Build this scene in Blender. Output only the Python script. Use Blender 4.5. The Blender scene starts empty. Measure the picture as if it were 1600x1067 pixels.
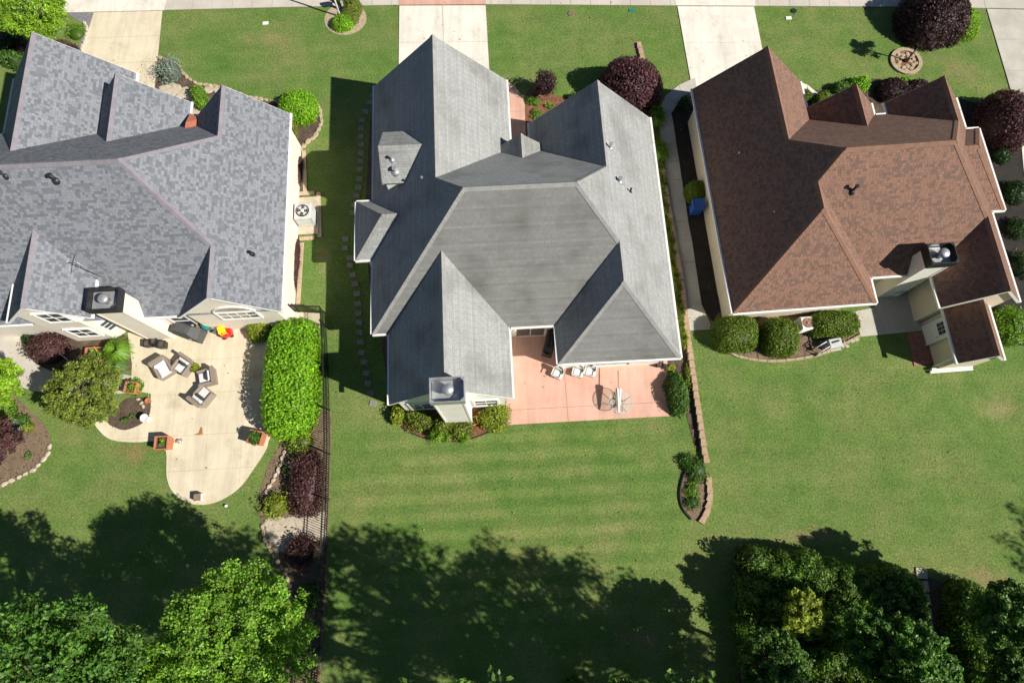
import bpy, math, random
import numpy as np
from mathutils import Vector, Matrix
R = math.radians
random.seed(7); RNG = np.random.default_rng(11)
scene = bpy.context.scene
COL = scene.collection

# ------------------------------------------------------------------ camera, sky, sun
TILT, CAM_H, FPX = R(15.7), 33.0, 980.0
cam = bpy.data.objects.new('camera', bpy.data.cameras.new('camera')); COL.objects.link(cam)
cam.location = (0, 0, CAM_H); cam.rotation_euler = (TILT, 0, 0)
cam.data.sensor_width = 36; cam.data.lens = FPX / 1600 * 36; cam.data.clip_end = 2000
scene.camera = cam
SUN = Vector((1.08, -0.42, 1.0)).normalized()
world = bpy.data.worlds.new('World'); scene.world = world; world.use_nodes = True
wn = world.node_tree.nodes; wl = world.node_tree.links
sky = wn.new('ShaderNodeTexSky'); sky.sky_type = 'NISHITA'; sky.sun_disc = False
sky.sun_elevation = math.asin(SUN.z); sky.sun_rotation = math.atan2(SUN.x, SUN.y); sky.ozone_density = 2.0; sky.dust_density = 0.1; sky.air_density = 0.8
wl.new(sky.outputs[0], wn['Background'].inputs[0]); wn['Background'].inputs[1].default_value = 0.05
sl = bpy.data.lights.new('sun', 'SUN'); sl.energy = 5.0; sl.angle = R(0.53); sl.color = (1, 0.94, 0.84)
so = bpy.data.objects.new('sun', sl); COL.objects.link(so); so.rotation_euler = SUN.to_track_quat('Z', 'Y').to_euler()
so.location = (40, -20, 60)
vs = scene.view_settings; vs.view_transform = 'Standard'; vs.look = 'None'; vs.exposure = 0.5; vs.gamma = 1
vs.use_curve_mapping = False

# ------------------------------------------------------------------ helpers
_c, _s = math.cos(TILT), math.sin(TILT)
def g(px, py, z=0.0):
    """survey helper: place seen at a pixel of the photograph, at height z, in metres"""
    u = (px - 800) / FPX; v = (533.5 - py) / FPX
    t = (CAM_H - z) / (_c - v * _s)
    return Vector((u * t, (_s + v * _c) * t, z))
def g2(px, py, z=0.0):
    p = g(px, py, z); return (p.x, p.y)

def tag(o, label=None, cat=None, group=None, kind=None):
    if label: o['label'] = label
    if cat: o['category'] = cat
    if group: o['group'] = group
    if kind: o['kind'] = kind
    return o
def empty(name, loc=(0, 0, 0), rz=0, label=None, cat=None, group=None):
    o = bpy.data.objects.new(name, None); COL.objects.link(o); o.location = loc; o.rotation_euler = (0, 0, rz)
    o.empty_display_size = 0.3
    return tag(o, label, cat, group)
def link(name, me, parent=None, loc=(0, 0, 0), rz=0):
    o = bpy.data.objects.new(name, me); COL.objects.link(o); o.parent = parent; o.location = loc; o.rotation_euler = (0, 0, rz)
    return o
def copy_tree(o, parent=None):
    c = o.copy(); COL.objects.link(c); c.parent = parent
    for ch in o.children: copy_tree(ch, c)
    return c

class MB:
    def __init__(s): s.v = []; s.f = []; s.sm = []
    def add(s, vs_, fs, smooth=False):
        b = len(s.v); s.v += [tuple(p) for p in vs_]
        s.f += [tuple(i + b for i in f) for f in fs]; s.sm += [smooth] * len(fs); return s
    def box(s, c, d, rz=0, m=None, bev=0):
        x, y, z = d[0] / 2, d[1] / 2, d[2] / 2
        pts = [Vector(p) for p in ((-x, -y, -z), (x, -y, -z), (x, y, -z), (-x, y, -z), (-x, -y, z), (x, -y, z), (x, y, z), (-x, y, z))]
        if bev:
            b = bev
            lo = [(-x, -y), (x, -y), (x, y), (-x, y)]
            ring = lambda i, zz: [Vector((px - math.copysign(i, px), py - math.copysign(i, py), zz)) for px, py in lo]
            pts = ring(b, -z) + ring(0, -z + b) + ring(0, z - b) + ring(b, z)
            fs = [(3, 2, 1, 0), (12, 13, 14, 15)]
            for k in range(3):
                for i in range(4):
                    j = (i + 1) % 4; fs.append((k * 4 + i, k * 4 + j, k * 4 + 4 + j, k * 4 + 4 + i))
        else:
            fs = [(3, 2, 1, 0), (4, 5, 6, 7), (0, 1, 5, 4), (1, 2, 6, 5), (2, 3, 7, 6), (3, 0, 4, 7)]
        M = Matrix.Translation(c) @ Matrix.Rotation(rz, 4, 'Z')
        if m is not None: M = m @ M
        return s.add([M @ p for p in pts], fs)
    def prism(s, poly, z0, z1):
        n = len(poly); a = sum(poly[i][0] * poly[(i + 1) % n][1] - poly[(i + 1) % n][0] * poly[i][1] for i in range(n))
        if a < 0: poly = poly[::-1]
        v = [(x, y, z0) for x, y in poly] + [(x, y, z1) for x, y in poly]
        f = [tuple(range(n, 2 * n)), tuple(range(n - 1, -1, -1))] + [(i, (i + 1) % n, n + (i + 1) % n, n + i) for i in range(n)]
        return s.add(v, f)
    def tube(s, pts, r, seg=8, cap=True):
        pts = [Vector(p) for p in pts]; n = len(pts)
        rs = r if isinstance(r, (list, tuple)) else [r] * n
        base = len(s.v); ref = None
        for i, p in enumerate(pts):
            t = (pts[min(i + 1, n - 1)] - pts[max(i - 1, 0)]).normalized()
            a = t.orthogonal().normalized() if ref is None else (ref - t * ref.dot(t)).normalized()
            ref = a; b = t.cross(a)
            for k in range(seg):
                q = 2 * math.pi * k / seg; s.v.append(tuple(p + (a * math.cos(q) + b * math.sin(q)) * rs[i]))
        for i in range(n - 1):
            for k in range(seg):
                j = (k + 1) % seg; s.f.append((base + i * seg + k, base + i * seg + j, base + (i + 1) * seg + j, base + (i + 1) * seg + k)); s.sm.append(True)
        if cap:
            s.f.append(tuple(base + k for k in range(seg))[::-1]); s.f.append(tuple(base + (n - 1) * seg + k for k in range(seg))); s.sm += [False, False]
        return s
    def lathe(s, prof, c=(0, 0, 0), seg=20, smooth=True):
        base = len(s.v)
        for r, z in prof:
            for k in range(seg):
                q = 2 * math.pi * k / seg; s.v.append((c[0] + r * math.cos(q), c[1] + r * math.sin(q), c[2] + z))
        for i in range(len(prof) - 1):
            for k in range(seg):
                j = (k + 1) % seg; s.f.append((base + i * seg + k, base + i * seg + j, base + (i + 1) * seg + j, base + (i + 1) * seg + k)); s.sm.append(smooth)
        s.f.append(tuple(base + (len(prof) - 1) * seg + k for k in range(seg))); s.sm.append(False)
        s.f.append(tuple(base + k for k in range(seg))[::-1]); s.sm.append(False)
        return s
    def mesh(s, name, mat=None):
        me = bpy.data.meshes.new(name); me.from_pydata(s.v, [], s.f)
        me.polygons.foreach_set('use_smooth', s.sm)
        if mat: me.materials.append(mat)
        me.update(); return me
    def build(s, name, mat, parent=None, loc=(0, 0, 0), rz=0):
        return link(name, s.mesh(name, mat), parent, loc, rz)

# ------------------------------------------------------------------ materials
def newmat(name):
    m = bpy.data.materials.new(name); m.use_nodes = True
    return m, m.node_tree.nodes, m.node_tree.links, m.node_tree.nodes['Principled BSDF']
def rgba(c): return (c[0], c[1], c[2], 1)
def nz(N, L, co, scale, detail=4, rough=0.6):
    n = N.new('ShaderNodeTexNoise'); n.inputs['Scale'].default_value = scale; n.inputs['Detail'].default_value = detail
    n.inputs['Roughness'].default_value = rough; L.new(co, n.inputs['Vector']); return n.outputs['Fac']
def ramp(N, L, fac, stops):
    r = N.new('ShaderNodeValToRGB'); e = r.color_ramp.elements
    while len(e) < len(stops): e.new(0.5)
    for i, (p, c) in enumerate(stops): e[i].position = p; e[i].color = rgba(c)
    L.new(fac, r.inputs[0]); return r.outputs[0]
def mixc(N, L, a, b, fac, mode='MIX'):
    m = N.new('ShaderNodeMix'); m.data_type = 'RGBA'; m.blend_type = mode
    for sock, val in ((m.inputs[0], fac), (m.inputs[6], a), (m.inputs[7], b)):
        if hasattr(val, 'links') or isinstance(val, bpy.types.NodeSocket): L.new(val, sock)
        else: sock.default_value = val if not isinstance(val, tuple) else rgba(val)
    return m.outputs[2]
def bump(N, L, B, h, strength, dist):
    b = N.new('ShaderNodeBump'); b.inputs['Strength'].default_value = strength; b.inputs['Distance'].default_value = dist
    L.new(h, b.inputs['Height']); L.new(b.outputs[0], B.inputs['Normal'])
def coord(N, which='Object'):
    return N.new('ShaderNodeTexCoord').outputs[which]
def worldpos(N): return N.new('ShaderNodeNewGeometry').outputs['Position']
def noisy(name, c1, c2, scale=3.0, fine=40.0, rough=0.8, bs=0.3, bd=0.01, fine_amt=0.25, stain=None):
    """two-tone surface: large uneven patches plus fine grain"""
    m, N, L, B = newmat(name); co = worldpos(N)
    col = ramp(N, L, nz(N, L, co, scale, 5), [(0.35, c1), (0.65, c2)])
    f = nz(N, L, co, fine, 3, 0.7)
    gcol = ramp(N, L, f, [(0.3, (1 - fine_amt,) * 3), (0.7, (1 + fine_amt * 0.5,) * 3)])
    col = mixc(N, L, col, gcol, 1.0, 'MULTIPLY')
    if stain:
        sf = ramp(N, L, nz(N, L, co, stain[1], 6, 0.65), [(stain[2], (0, 0, 0)), (stain[3], (1, 1, 1))])
        col = mixc(N, L, col, stain[0], sf)
        mp = N.new('ShaderNodeMapping'); L.new(co, mp.inputs[0]); mp.inputs['Scale'].default_value = (1.6, .16, 1)   # drag and tyre marks along the traffic
        col = mixc(N, L, col, ramp(N, L, nz(N, L, mp.outputs[0], 1.0, 7, .7), [(.33, (.86, .86, .86)), (.58, (1.07, 1.07, 1.07))]), 1.0, 'MULTIPLY')
    L.new(col, B.inputs['Base Color']); B.inputs['Roughness'].default_value = rough
    if bs: bump(N, L, B, f, bs, bd)
    return m
def plain(name, c, rough=0.5, metal=0.0, var=0.12):
    m = noisy(name, tuple(x * (1 - var) for x in c), tuple(min(1, x * (1 + var)) for x in c), 4, 60, rough, 0.1, 0.002, var)
    m.node_tree.nodes['Principled BSDF'].inputs['Metallic'].default_value = metal; return m
def tinted(name, rough=0.85, fine=30, bs=0.4, bd=0.01, amt=0.3, stain=None, sheen=0):
    """takes each piece's own colour from its 'tint' attribute"""
    m, N, L, B = newmat(name)
    a = N.new('ShaderNodeAttribute'); a.attribute_name = 'tint'
    co = worldpos(N); f = nz(N, L, co, fine, 4, 0.7)
    col = mixc(N, L, a.outputs['Color'], ramp(N, L, f, [(0.25, (1 - amt,) * 3), (0.75, (1 + amt,) * 3)]), 1.0, 'MULTIPLY')
    if stain:
        sf = ramp(N, L, nz(N, L, co, stain[1], 6, 0.6), [(stain[2], (0, 0, 0)), (stain[3], (1, 1, 1))])
        col = mixc(N, L, col, stain[0], sf, 'MULTIPLY')
    L.new(col, B.inputs['Base Color']); B.inputs['Roughness'].default_value = rough
    bump(N, L, B, f, bs, bd); return m
def leafmat(name, trans=0.35):
    m, N, L, B = newmat(name)
    a = N.new('ShaderNodeAttribute'); a.attribute_name = 'tint'
    L.new(a.outputs['Color'], B.inputs['Base Color']); B.inputs['Roughness'].default_value = 0.45
    B.inputs['Specular IOR Level'].default_value = 0.35
    t = N.new('ShaderNodeBsdfTranslucent'); L.new(mixc(N, L, a.outputs['Color'], (1.15, 1.2, 0.5), 1.0, 'MULTIPLY'), t.inputs[0])
    mx = N.new('ShaderNodeMixShader'); mx.inputs[0].default_value = trans
    L.new(B.outputs[0], mx.inputs[1]); L.new(t.outputs[0], mx.inputs[2])
    L.new(mx.outputs[0], N['Material Output'].inputs[0]); return m

WORN = [(*g2(px_, py_), rx_, ry_, c_) for px_, py_, rx_, ry_, c_ in ((212, 708, 1.7, .8, (.30, .19, .10)), (1265, 838, 2.6, .7, (.33, .23, .13)), (1560, 640, 1.6, 1.2, (.30, .26, .13)), (1500, 112, 1.6, 1.6, (.27, .22, .11)), (1540, 905, 1.8, .8, (.33, .23, .13)), (420, 60, 2.4, 1.4, (.27, .23, .11)), (505, 400, .9, 1.6, (.30, .26, .13)), (1000, 1000, 1.6, .7, (.26, .20, .11)))]
def lawn_material():
    m, N, L, B = newmat('lawn_grass'); co = worldpos(N)
    big = nz(N, L, co, 0.16, 4, 0.55); mid = nz(N, L, co, 0.8, 6, 0.65); fine = nz(N, L, co, 9, 7, 0.8); tuft = nz(N, L, co, 28, 4, 0.8)
    green = ramp(N, L, mid, [(0.28, (0.084, 0.164, 0.035)), (0.52, (0.118, 0.202, 0.045)), (0.76, (0.172, 0.236, 0.066))])
    # thatch showing through: streaky straw flecks, denser on worn ground
    thr = N.new('ShaderNodeMath'); thr.operation = 'MULTIPLY_ADD'; L.new(nz(N, L, co, 0.3, 6, 0.7), thr.inputs[0]); thr.inputs[1].default_value = 1.1; L.new(fine, thr.inputs[2])
    half = N.new('ShaderNodeMath'); half.operation = 'MULTIPLY'; L.new(thr.outputs[0], half.inputs[0]); half.inputs[1].default_value = 0.55
    f1 = ramp(N, L, half.outputs[0], [(0.53, (0, 0, 0)), (0.78, (0.65, 0.65, 0.65))])
    col = mixc(N, L, green, (0.30, 0.255, 0.125), f1)
    # worn spots: bare reddish or straw ground where the grass has thinned
    wn_ = nz(N, L, co, 1.1, 7, 0.75)
    for (wx, wy, rx, ry, wc) in WORN:
        mp = N.new('ShaderNodeMapping'); mp.vector_type = 'TEXTURE'; L.new(co, mp.inputs[0]); mp.inputs['Location'].default_value = (wx, wy, 0); mp.inputs['Scale'].default_value = (rx, ry, 1)
        ln = N.new('ShaderNodeVectorMath'); ln.operation = 'LENGTH'; L.new(mp.outputs[0], ln.inputs[0])
        ad = N.new('ShaderNodeMath'); ad.operation = 'MULTIPLY_ADD'; L.new(wn_, ad.inputs[0]); ad.inputs[1].default_value = 2.6; L.new(ln.outputs['Value'], ad.inputs[2])
        hf = N.new('ShaderNodeMath'); hf.operation = 'MULTIPLY'; L.new(ad.outputs[0], hf.inputs[0]); hf.inputs[1].default_value = 0.4
        col = mixc(N, L, col, wc, ramp(N, L, hf.outputs[0], [(0.60, (0.6, 0.6, 0.6)), (0.82, (0, 0, 0))]))
    # mower passes: blades laid alternately
    sp = N.new('ShaderNodeSeparateXYZ'); L.new(co, sp.inputs[0])
    wob = N.new('ShaderNodeMath'); wob.operation = 'MULTIPLY_ADD'; L.new(nz(N, L, co, 0.4, 3), wob.inputs[0]); wob.inputs[1].default_value = 0.5
    rot = N.new('ShaderNodeMath'); rot.operation = 'MULTIPLY_ADD'; L.new(sp.outputs[0], rot.inputs[0]); rot.inputs[1].default_value = -0.05; L.new(sp.outputs[1], rot.inputs[2])
    L.new(rot.outputs[0], wob.inputs[2])
    fr = N.new('ShaderNodeMath'); fr.operation = 'PINGPONG'; L.new(wob.outputs[0], fr.inputs[0]); fr.inputs[1].default_value = 0.48
    st = ramp(N, L, fr.outputs[0], [(0.14, (0.76, 0.86, 0.74)), (0.34, (1.2, 1.1, 1.18))])
    # the middle back lawn was mown last, in clear east-west passes; elsewhere they have faded
    mm = N.new('ShaderNodeMapping'); mm.vector_type = 'TEXTURE'; L.new(co, mm.inputs[0]); mm.inputs['Location'].default_value = (0, .5, 0); mm.inputs['Scale'].default_value = (10.5, 7, 1)
    ml = N.new('ShaderNodeVectorMath'); ml.operation = 'LENGTH'; L.new(mm.outputs[0], ml.inputs[0])
    col = mixc(N, L, col, mixc(N, L, (1, 1, 1), st, ramp(N, L, ml.outputs['Value'], [(0.55, (.7, .7, .7)), (0.98, (.12, .12, .12))])), 1.0, 'MULTIPLY')
    col = mixc(N, L, col, ramp(N, L, big, [(0.3, (0.86, 0.95, 0.85)), (0.7, (1.1, 1.06, 1.02))]), 1.0, 'MULTIPLY')
    col = mixc(N, L, col, ramp(N, L, fine, [(0.28, (0.55, 0.60, 0.55)), (0.72, (1.4, 1.35, 1.4))]), 1.0, 'MULTIPLY')
    col = mixc(N, L, col, ramp(N, L, tuft, [(0.25, (0.6, 0.64, 0.6)), (0.75, (1.35, 1.3, 1.35))]), 1.0, 'MULTIPLY')
    L.new(col, B.inputs['Base Color']); B.inputs['Roughness'].default_value = 0.9; B.inputs['Specular IOR Level'].default_value = 0.15
    bump(N, L, B, fine, 0.8, 0.06); return m

M = {}
M['lawn'] = lawn_material()
M['drygrass'] = noisy('dry_grass', (0.30, 0.20, 0.10), (0.16, 0.16, 0.05), 1.2, 20, 0.95, 0.7, 0.03, 0.4)
M['concrete'] = noisy('cream_concrete', (0.58, 0.51, 0.37), (0.66, 0.585, 0.44), 0.9, 25, 0.85, 0.15, 0.004, 0.12, ((0.40, 0.33, 0.22), 0.6, 0.55, 0.85))
M['pale'] = noisy('pale_concrete', (0.66, 0.62, 0.54), (0.74, 0.70, 0.62), 0.8, 25, 0.85, 0.15, 0.004, 0.12, ((0.46, 0.42, 0.35), 0.9, 0.54, 0.85))
M['grey'] = noisy('grey_concrete', (0.40, 0.38, 0.33), (0.50, 0.48, 0.42), 0.9, 25, 0.88, 0.2, 0.004, 0.15)
M['walk'] = noisy('sidewalk_concrete', (0.46, 0.42, 0.36), (0.55, 0.51, 0.45), 0.7, 25, 0.88, 0.2, 0.004, 0.15)
M['terra'] = noisy('stained_terracotta_concrete', (0.56, 0.325, 0.245), (0.64, 0.385, 0.30), 0.8, 25, 0.75, 0.12, 0.003, 0.12, ((0.48, 0.25, 0.17), 0.7, 0.60, 0.85))
M['asphalt'] = noisy('asphalt', (0.045, 0.045, 0.047), (0.065, 0.064, 0.062), 1.5, 60, 0.9, 0.3, 0.006, 0.3)
M['mulch'] = noisy('brown_mulch', (0.085, 0.058, 0.04), (0.145, 0.105, 0.075), 2.2, 26, 0.95, 0.9, 0.04, 0.55)
M['redmulch'] = noisy('red_mulch', (0.20, 0.085, 0.045), (0.27, 0.13, 0.07), 2.2, 26, 0.95, 0.9, 0.04, 0.55)
M['shademulch'] = noisy('shade_darkened_mulch', (0.018, 0.015, 0.013), (0.035, 0.028, 0.023), 2.2, 26, 0.95, 0.9, 0.04, 0.5)  # dark brown mulch with the shade over it put into the colour
M['soil'] = noisy('pale_soil', (0.24, 0.17, 0.11), (0.17, 0.12, 0.08), 1.6, 22, 0.95, 0.8, 0.03, 0.4)
M['gravel'] = noisy('blue_grey_gravel', (0.16, 0.17, 0.18), (0.26, 0.26, 0.26), 6, 45, 0.9, 0.8, 0.02, 0.5)
M['stone'] = noisy('tan_stone', (0.34, 0.26, 0.17), (0.46, 0.37, 0.26), 5, 30, 0.9, 0.5, 0.01, 0.25)
M['flag'] = noisy('pale_flagstone', (0.42, 0.36, 0.27), (0.54, 0.47, 0.37), 3, 25, 0.85, 0.4, 0.01, 0.2)
M['block'] = noisy('tan_wall_block', (0.36, 0.25, 0.16), (0.46, 0.33, 0.22), 4, 30, 0.9, 0.5, 0.01, 0.25)
M['paver'] = noisy('tan_brick_paver', (0.44, 0.32, 0.22), (0.54, 0.43, 0.31), 6, 30, 0.88, 0.4, 0.006, 0.25)
M['redpaver'] = noisy('red_brick_paver', (0.30, 0.12, 0.09), (0.38, 0.18, 0.13), 5, 30, 0.88, 0.4, 0.006, 0.25)
M['brick'] = noisy('red_brick', (0.34, 0.10, 0.06), (0.42, 0.15, 0.09), 8, 40, 0.85, 0.4, 0.006, 0.25)
M['stepstone'] = noisy('worn_grey_stone', (0.20, 0.19, 0.165), (0.28, 0.265, 0.23), 4, 30, 0.9, 0.5, 0.01, 0.25)
M['edging'] = plain('black_edging', (0.03, 0.025, 0.02), 0.8)
M['white'] = plain('white_trim_paint', (0.80, 0.79, 0.76), 0.45, 0, 0.03)
M['siding'] = None
def siding(name, c):
    m, N, L, B = newmat(name); co = worldpos(N); sp = N.new('ShaderNodeSeparateXYZ'); L.new(co, sp.inputs[0])
    fr = N.new('ShaderNodeMath'); fr.operation = 'FRACT'; mu = N.new('ShaderNodeMath'); mu.operation = 'MULTIPLY'; mu.inputs[1].default_value = 1 / 0.16
    L.new(sp.outputs[2], mu.inputs[0]); L.new(mu.outputs[0], fr.inputs[0])
    col = mixc(N, L, c, ramp(N, L, nz(N, L, co, 1.2, 4), [(0.3, (0.92,) * 3), (0.7, (1.04,) * 3)]), 1.0, 'MULTIPLY')
    L.new(col, B.inputs['Base Color']); B.inputs['Roughness'].default_value = 0.6
    inv = N.new('ShaderNodeMath'); inv.operation = 'SUBTRACT'; inv.inputs[0].default_value = 1; L.new(fr.outputs[0], inv.inputs[1])
    bump(N, L, B, inv.outputs[0], 0.6, 0.012); return m
M['siding'] = siding('cream_lap_siding', (0.77, 0.71, 0.61))
M['siding_tan'] = siding('tan_lap_siding', (0.70, 0.61, 0.46))
M['siding_pale'] = siding('pale_lap_siding', (0.84, 0.81, 0.74))
M['shingle_a'] = tinted('architectural_shingles', 0.9, 55, 0.04, 0.006, 0.22)
M['shingle_b'] = tinted('grey_three_tab_shingles', 0.9, 45, 0.04, 0.006, 0.22, ((0.60, 0.585, 0.56), 0.5, 0.46, 0.72))
M['shingle_c'] = tinted('brown_shingles', 0.9, 50, 0.04, 0.006, 0.2)
M['deck_a'] = plain('slate_roof_edge', (0.14, 0.14, 0.16), 0.9)
M['deck_b'] = plain('grey_roof_edge', (0.16, 0.165, 0.165), 0.9)
M['deck_c'] = plain('brown_roof_edge', (0.11, 0.055, 0.036), 0.9)
M['cap_a'] = noisy('slate_ridge_cap', (0.19, 0.175, 0.20), (0.24, 0.225, 0.25), 3, 50, 0.9, 0.3, 0.005, 0.2)
M['cap_b'] = noisy('grey_ridge_cap', (0.235, 0.235, 0.23), (0.30, 0.30, 0.29), 3, 50, 0.9, 0.3, 0.005, 0.2)
M['cap_c'] = noisy('brown_ridge_cap', (0.20, 0.105, 0.07), (0.25, 0.14, 0.095), 3, 50, 0.9, 0.3, 0.005, 0.2)
M['black'] = plain('black_metal', (0.018, 0.018, 0.019), 0.5, 0.3)
M['charcoal'] = plain('charcoal_metal', (0.045, 0.047, 0.05), 0.45, 0.5)
M['galv'] = plain('galvanised_metal', (0.52, 0.53, 0.54), 0.4, 0.6)
M['greymetal'] = plain('grey_painted_metal', (0.52, 0.53, 0.52), 0.5)
M['darkgrey'] = plain('dark_grey_cover', (0.075, 0.075, 0.078), 0.75)
M['wicker'] = noisy('grey_brown_wicker', (0.24, 0.195, 0.16), (0.31, 0.255, 0.21), 30, 90, 0.8, 0.6, 0.006, 0.35)
M['cushion'] = plain('white_cushion', (0.62, 0.62, 0.62), 0.9, 0, 0.03)
M['darkcushion'] = plain('charcoal_cushion', (0.04, 0.045, 0.05), 0.9)
M['clay'] = noisy('terracotta_clay', (0.42, 0.15, 0.07), (0.50, 0.20, 0.10), 6, 50, 0.8, 0.2, 0.004, 0.2)
M['bark'] = noisy('bark', (0.10, 0.075, 0.055), (0.17, 0.135, 0.10), 8, 40, 0.95, 0.8, 0.02, 0.35)
M['timber'] = noisy('weathered_timber', (0.22, 0.15, 0.09), (0.30, 0.21, 0.13), 6, 40, 0.85, 0.3, 0.006, 0.25)
M['teal'] = plain('teal_glaze', (0.02, 0.22, 0.20), 0.3)
M['red'] = plain('red_plastic', (0.55, 0.02, 0.02), 0.35, 0, 0.05)
M['yellow'] = plain('yellow_plastic', (0.80, 0.55, 0.02), 0.4, 0, 0.05)
M['blue'] = plain('blue_plastic', (0.02, 0.10, 0.42), 0.4, 0, 0.05)
M['copper'] = plain('rusty_copper', (0.36, 0.15, 0.08), 0.5, 0.4)
M['canvas'] = noisy('off_white_canvas', (0.62, 0.62, 0.58), (0.72, 0.72, 0.68), 8, 50, 0.9, 0.3, 0.006, 0.15)
M['brownstain'] = plain('rust_brown_stain', (0.36, 0.17, 0.05), 0.85)
M['watergreen'] = plain('pale_blue_glaze', (0.32, 0.42, 0.44), 0.3)
M['leaf'] = leafmat('leaf')
def glass():
    m, N, L, B = newmat('window_glass'); B.inputs['Base Color'].default_value = (0.06, 0.075, 0.085, 1)
    B.inputs['Roughness'].default_value = 0.06; B.inputs['Specular IOR Level'].default_value = 0.9
    B.inputs['Coat Weight'].default_value = 0.6; B.inputs['Coat Roughness'].default_value = 0.02
    bump(N, L, B, nz(N, L, worldpos(N), 1.5, 2), 0.05, 0.01); return m
M['glass'] = glass()
def clearglass():
    m, N, L, B = newmat('clear_table_glass'); B.inputs['Base Color'].default_value = (0.75, 0.85, 0.83, 1); B.inputs['Roughness'].default_value = 0.03
    t = N.new('ShaderNodeBsdfTransparent'); t.inputs[0].default_value = (0.93, 0.97, 0.96, 1)
    mx = N.new('ShaderNodeMixShader'); mx.inputs[0].default_value = 0.9
    L.new(B.outputs[0], mx.inputs[1]); L.new(t.outputs[0], mx.inputs[2]); L.new(mx.outputs[0], N['Material Output'].inputs[0]); return m
M['clearglass'] = clearglass()

# ------------------------------------------------------------------ flat ground pieces
def clip(poly, a, b, c):
    """part of a polygon where a*x + b*y <= c"""
    out = []
    for i in range(len(poly)):
        p, q = poly[i], poly[(i + 1) % len(poly)]
        dp, dq = a * p[0] + b * p[1] - c, a * q[0] + b * q[1] - c
        if dp <= 0: out.append(p)
        if dp * dq < 0:
            t = dp / (dp - dq); out.append((p[0] + t * (q[0] - p[0]), p[1] + t * (q[1] - p[1])))
    return out
def area(poly): return abs(sum(poly[i][0] * poly[(i + 1) % len(poly)][1] - poly[(i + 1) % len(poly)][0] * poly[i][1] for i in range(len(poly)))) / 2
def smooth(pts, n=4, closed=True):
    """Catmull-Rom through the points"""
    out = []; k = len(pts)
    for i in range(k if closed else k - 1):
        p0, p1, p2, p3 = [Vector(pts[j % k] if closed else pts[max(0, min(k - 1, j))]) for j in (i - 1, i, i + 1, i + 2)]
        for q in range(n):
            t = q / n
            out.append(tuple(0.5 * ((2 * p1) + (p2 - p0) * t + (2 * p0 - 5 * p1 + 4 * p2 - p3) * t * t + (3 * p1 - p0 - 3 * p2 + p3) * t ** 3)))
    if not closed: out.append(tuple(pts[-1]))
    return out
PAVED = []
def sheet(name, poly, mat, z=0.02, kind='structure', parent=None):
    PAVED.append([tuple(q) for q in poly])
    o = MB().prism(poly, -0.03, z).build(name, mat, parent)
    if parent is None: tag(o, kind=kind)
    return o
def slabs(name, poly, mat, ang, us, vs_, z=0.05, gap=0.025, base=M['mulch'], piece='slab'):
    """a paved surface: a bed with one child per slab, split along joint lines (u, v in a frame turned by ang)"""
    root = sheet(name, poly, M['soil'] if base is None else base, z - 0.035)
    ca, sa = math.cos(ang), math.sin(ang)
    us = [-1e3] + sorted(us) + [1e3]; vs_ = [-1e3] + sorted(vs_) + [1e3]
    for i in range(len(us) - 1):
        for j in range(len(vs_) - 1):
            p = poly
            for a, b, c in ((ca, sa, us[i + 1] - gap / 2), (-ca, -sa, -us[i] - gap / 2), (-sa, ca, vs_[j + 1] - gap / 2), (sa, -ca, -vs_[j] - gap / 2)):
                p = clip(p, a, b, c)
                if len(p) < 3: break
            if len(p) < 3 or area(p) < 0.02: continue
            MB().prism(p, -0.02, z + random.uniform(-0.003, 0.003)).build(piece, mat, root)
    return root
def strip_slabs(name, left, right, mat, z=0.05, gap=0.02, base=None, piece='slab'):
    """a path as a chain of quads between two edge polylines"""
    root = sheet(name, list(left) + list(right)[::-1], base or M['soil'], z - 0.035)
    for i in range(len(left) - 1):
        q = [Vector((*p, 0)) for p in (left[i], right[i], right[i + 1], left[i + 1])]
        c = sum(q, Vector()) / 4; l = max((q[2] - q[1]).length, (q[1] - q[0]).length)
        q = [c + (p - c) * (1 - gap / max(l, .3)) for p in q]
        MB().prism([(p.x, p.y) for p in q], -0.02, z + random.uniform(-0.003, 0.003)).build(piece, mat, root)
    return root
def along(pts, step):
    """evenly spaced (point, angle) along a polyline"""
    pts = [Vector((p[0], p[1])) for p in pts]; out = []; d = step / 2
    for a, b in zip(pts, pts[1:]):
        l = (b - a).length; t = (b - a) / max(l, 1e-6)
        while d < l: out.append((a + t * d, math.atan2(t.y, t.x))); d += step
        d -= l
    return out
def rough_stone(n=7, sx=1, sy=1, h=1, seed=0):
    r = random.Random(seed); m = MB(); ring = [(math.cos(2 * math.pi * (k + r.uniform(-.25, .25)) / n), math.sin(2 * math.pi * (k + r.uniform(-.25, .25)) / n)) for k in range(n)]
    a = [(x * sx * .5, y * sy * .5, -.02) for x, y in ring]; b = [(x * sx * .5, y * sy * .5, h * r.uniform(.55, .75)) for x, y in ring]
    c = [(x * sx * .33, y * sy * .33, h * r.uniform(.9, 1.05)) for x, y in ring]
    f = [(i, (i + 1) % n, n + (i + 1) % n, n + i) for i in range(n)] + [(n + i, n + (i + 1) % n, 2 * n + (i + 1) % n, 2 * n + i) for i in range(n)] + [tuple(range(2 * n, 3 * n))]
    return m.add(a + b + c, f)
STONES = [rough_stone(7, 1, .72, 1, k).mesh('stone', M['stone']) for k in range(6)]
FLAGS = [rough_stone(7, 1, .72, 1, 20 + k).mesh('stone', M['flag']) for k in range(6)]
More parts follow.
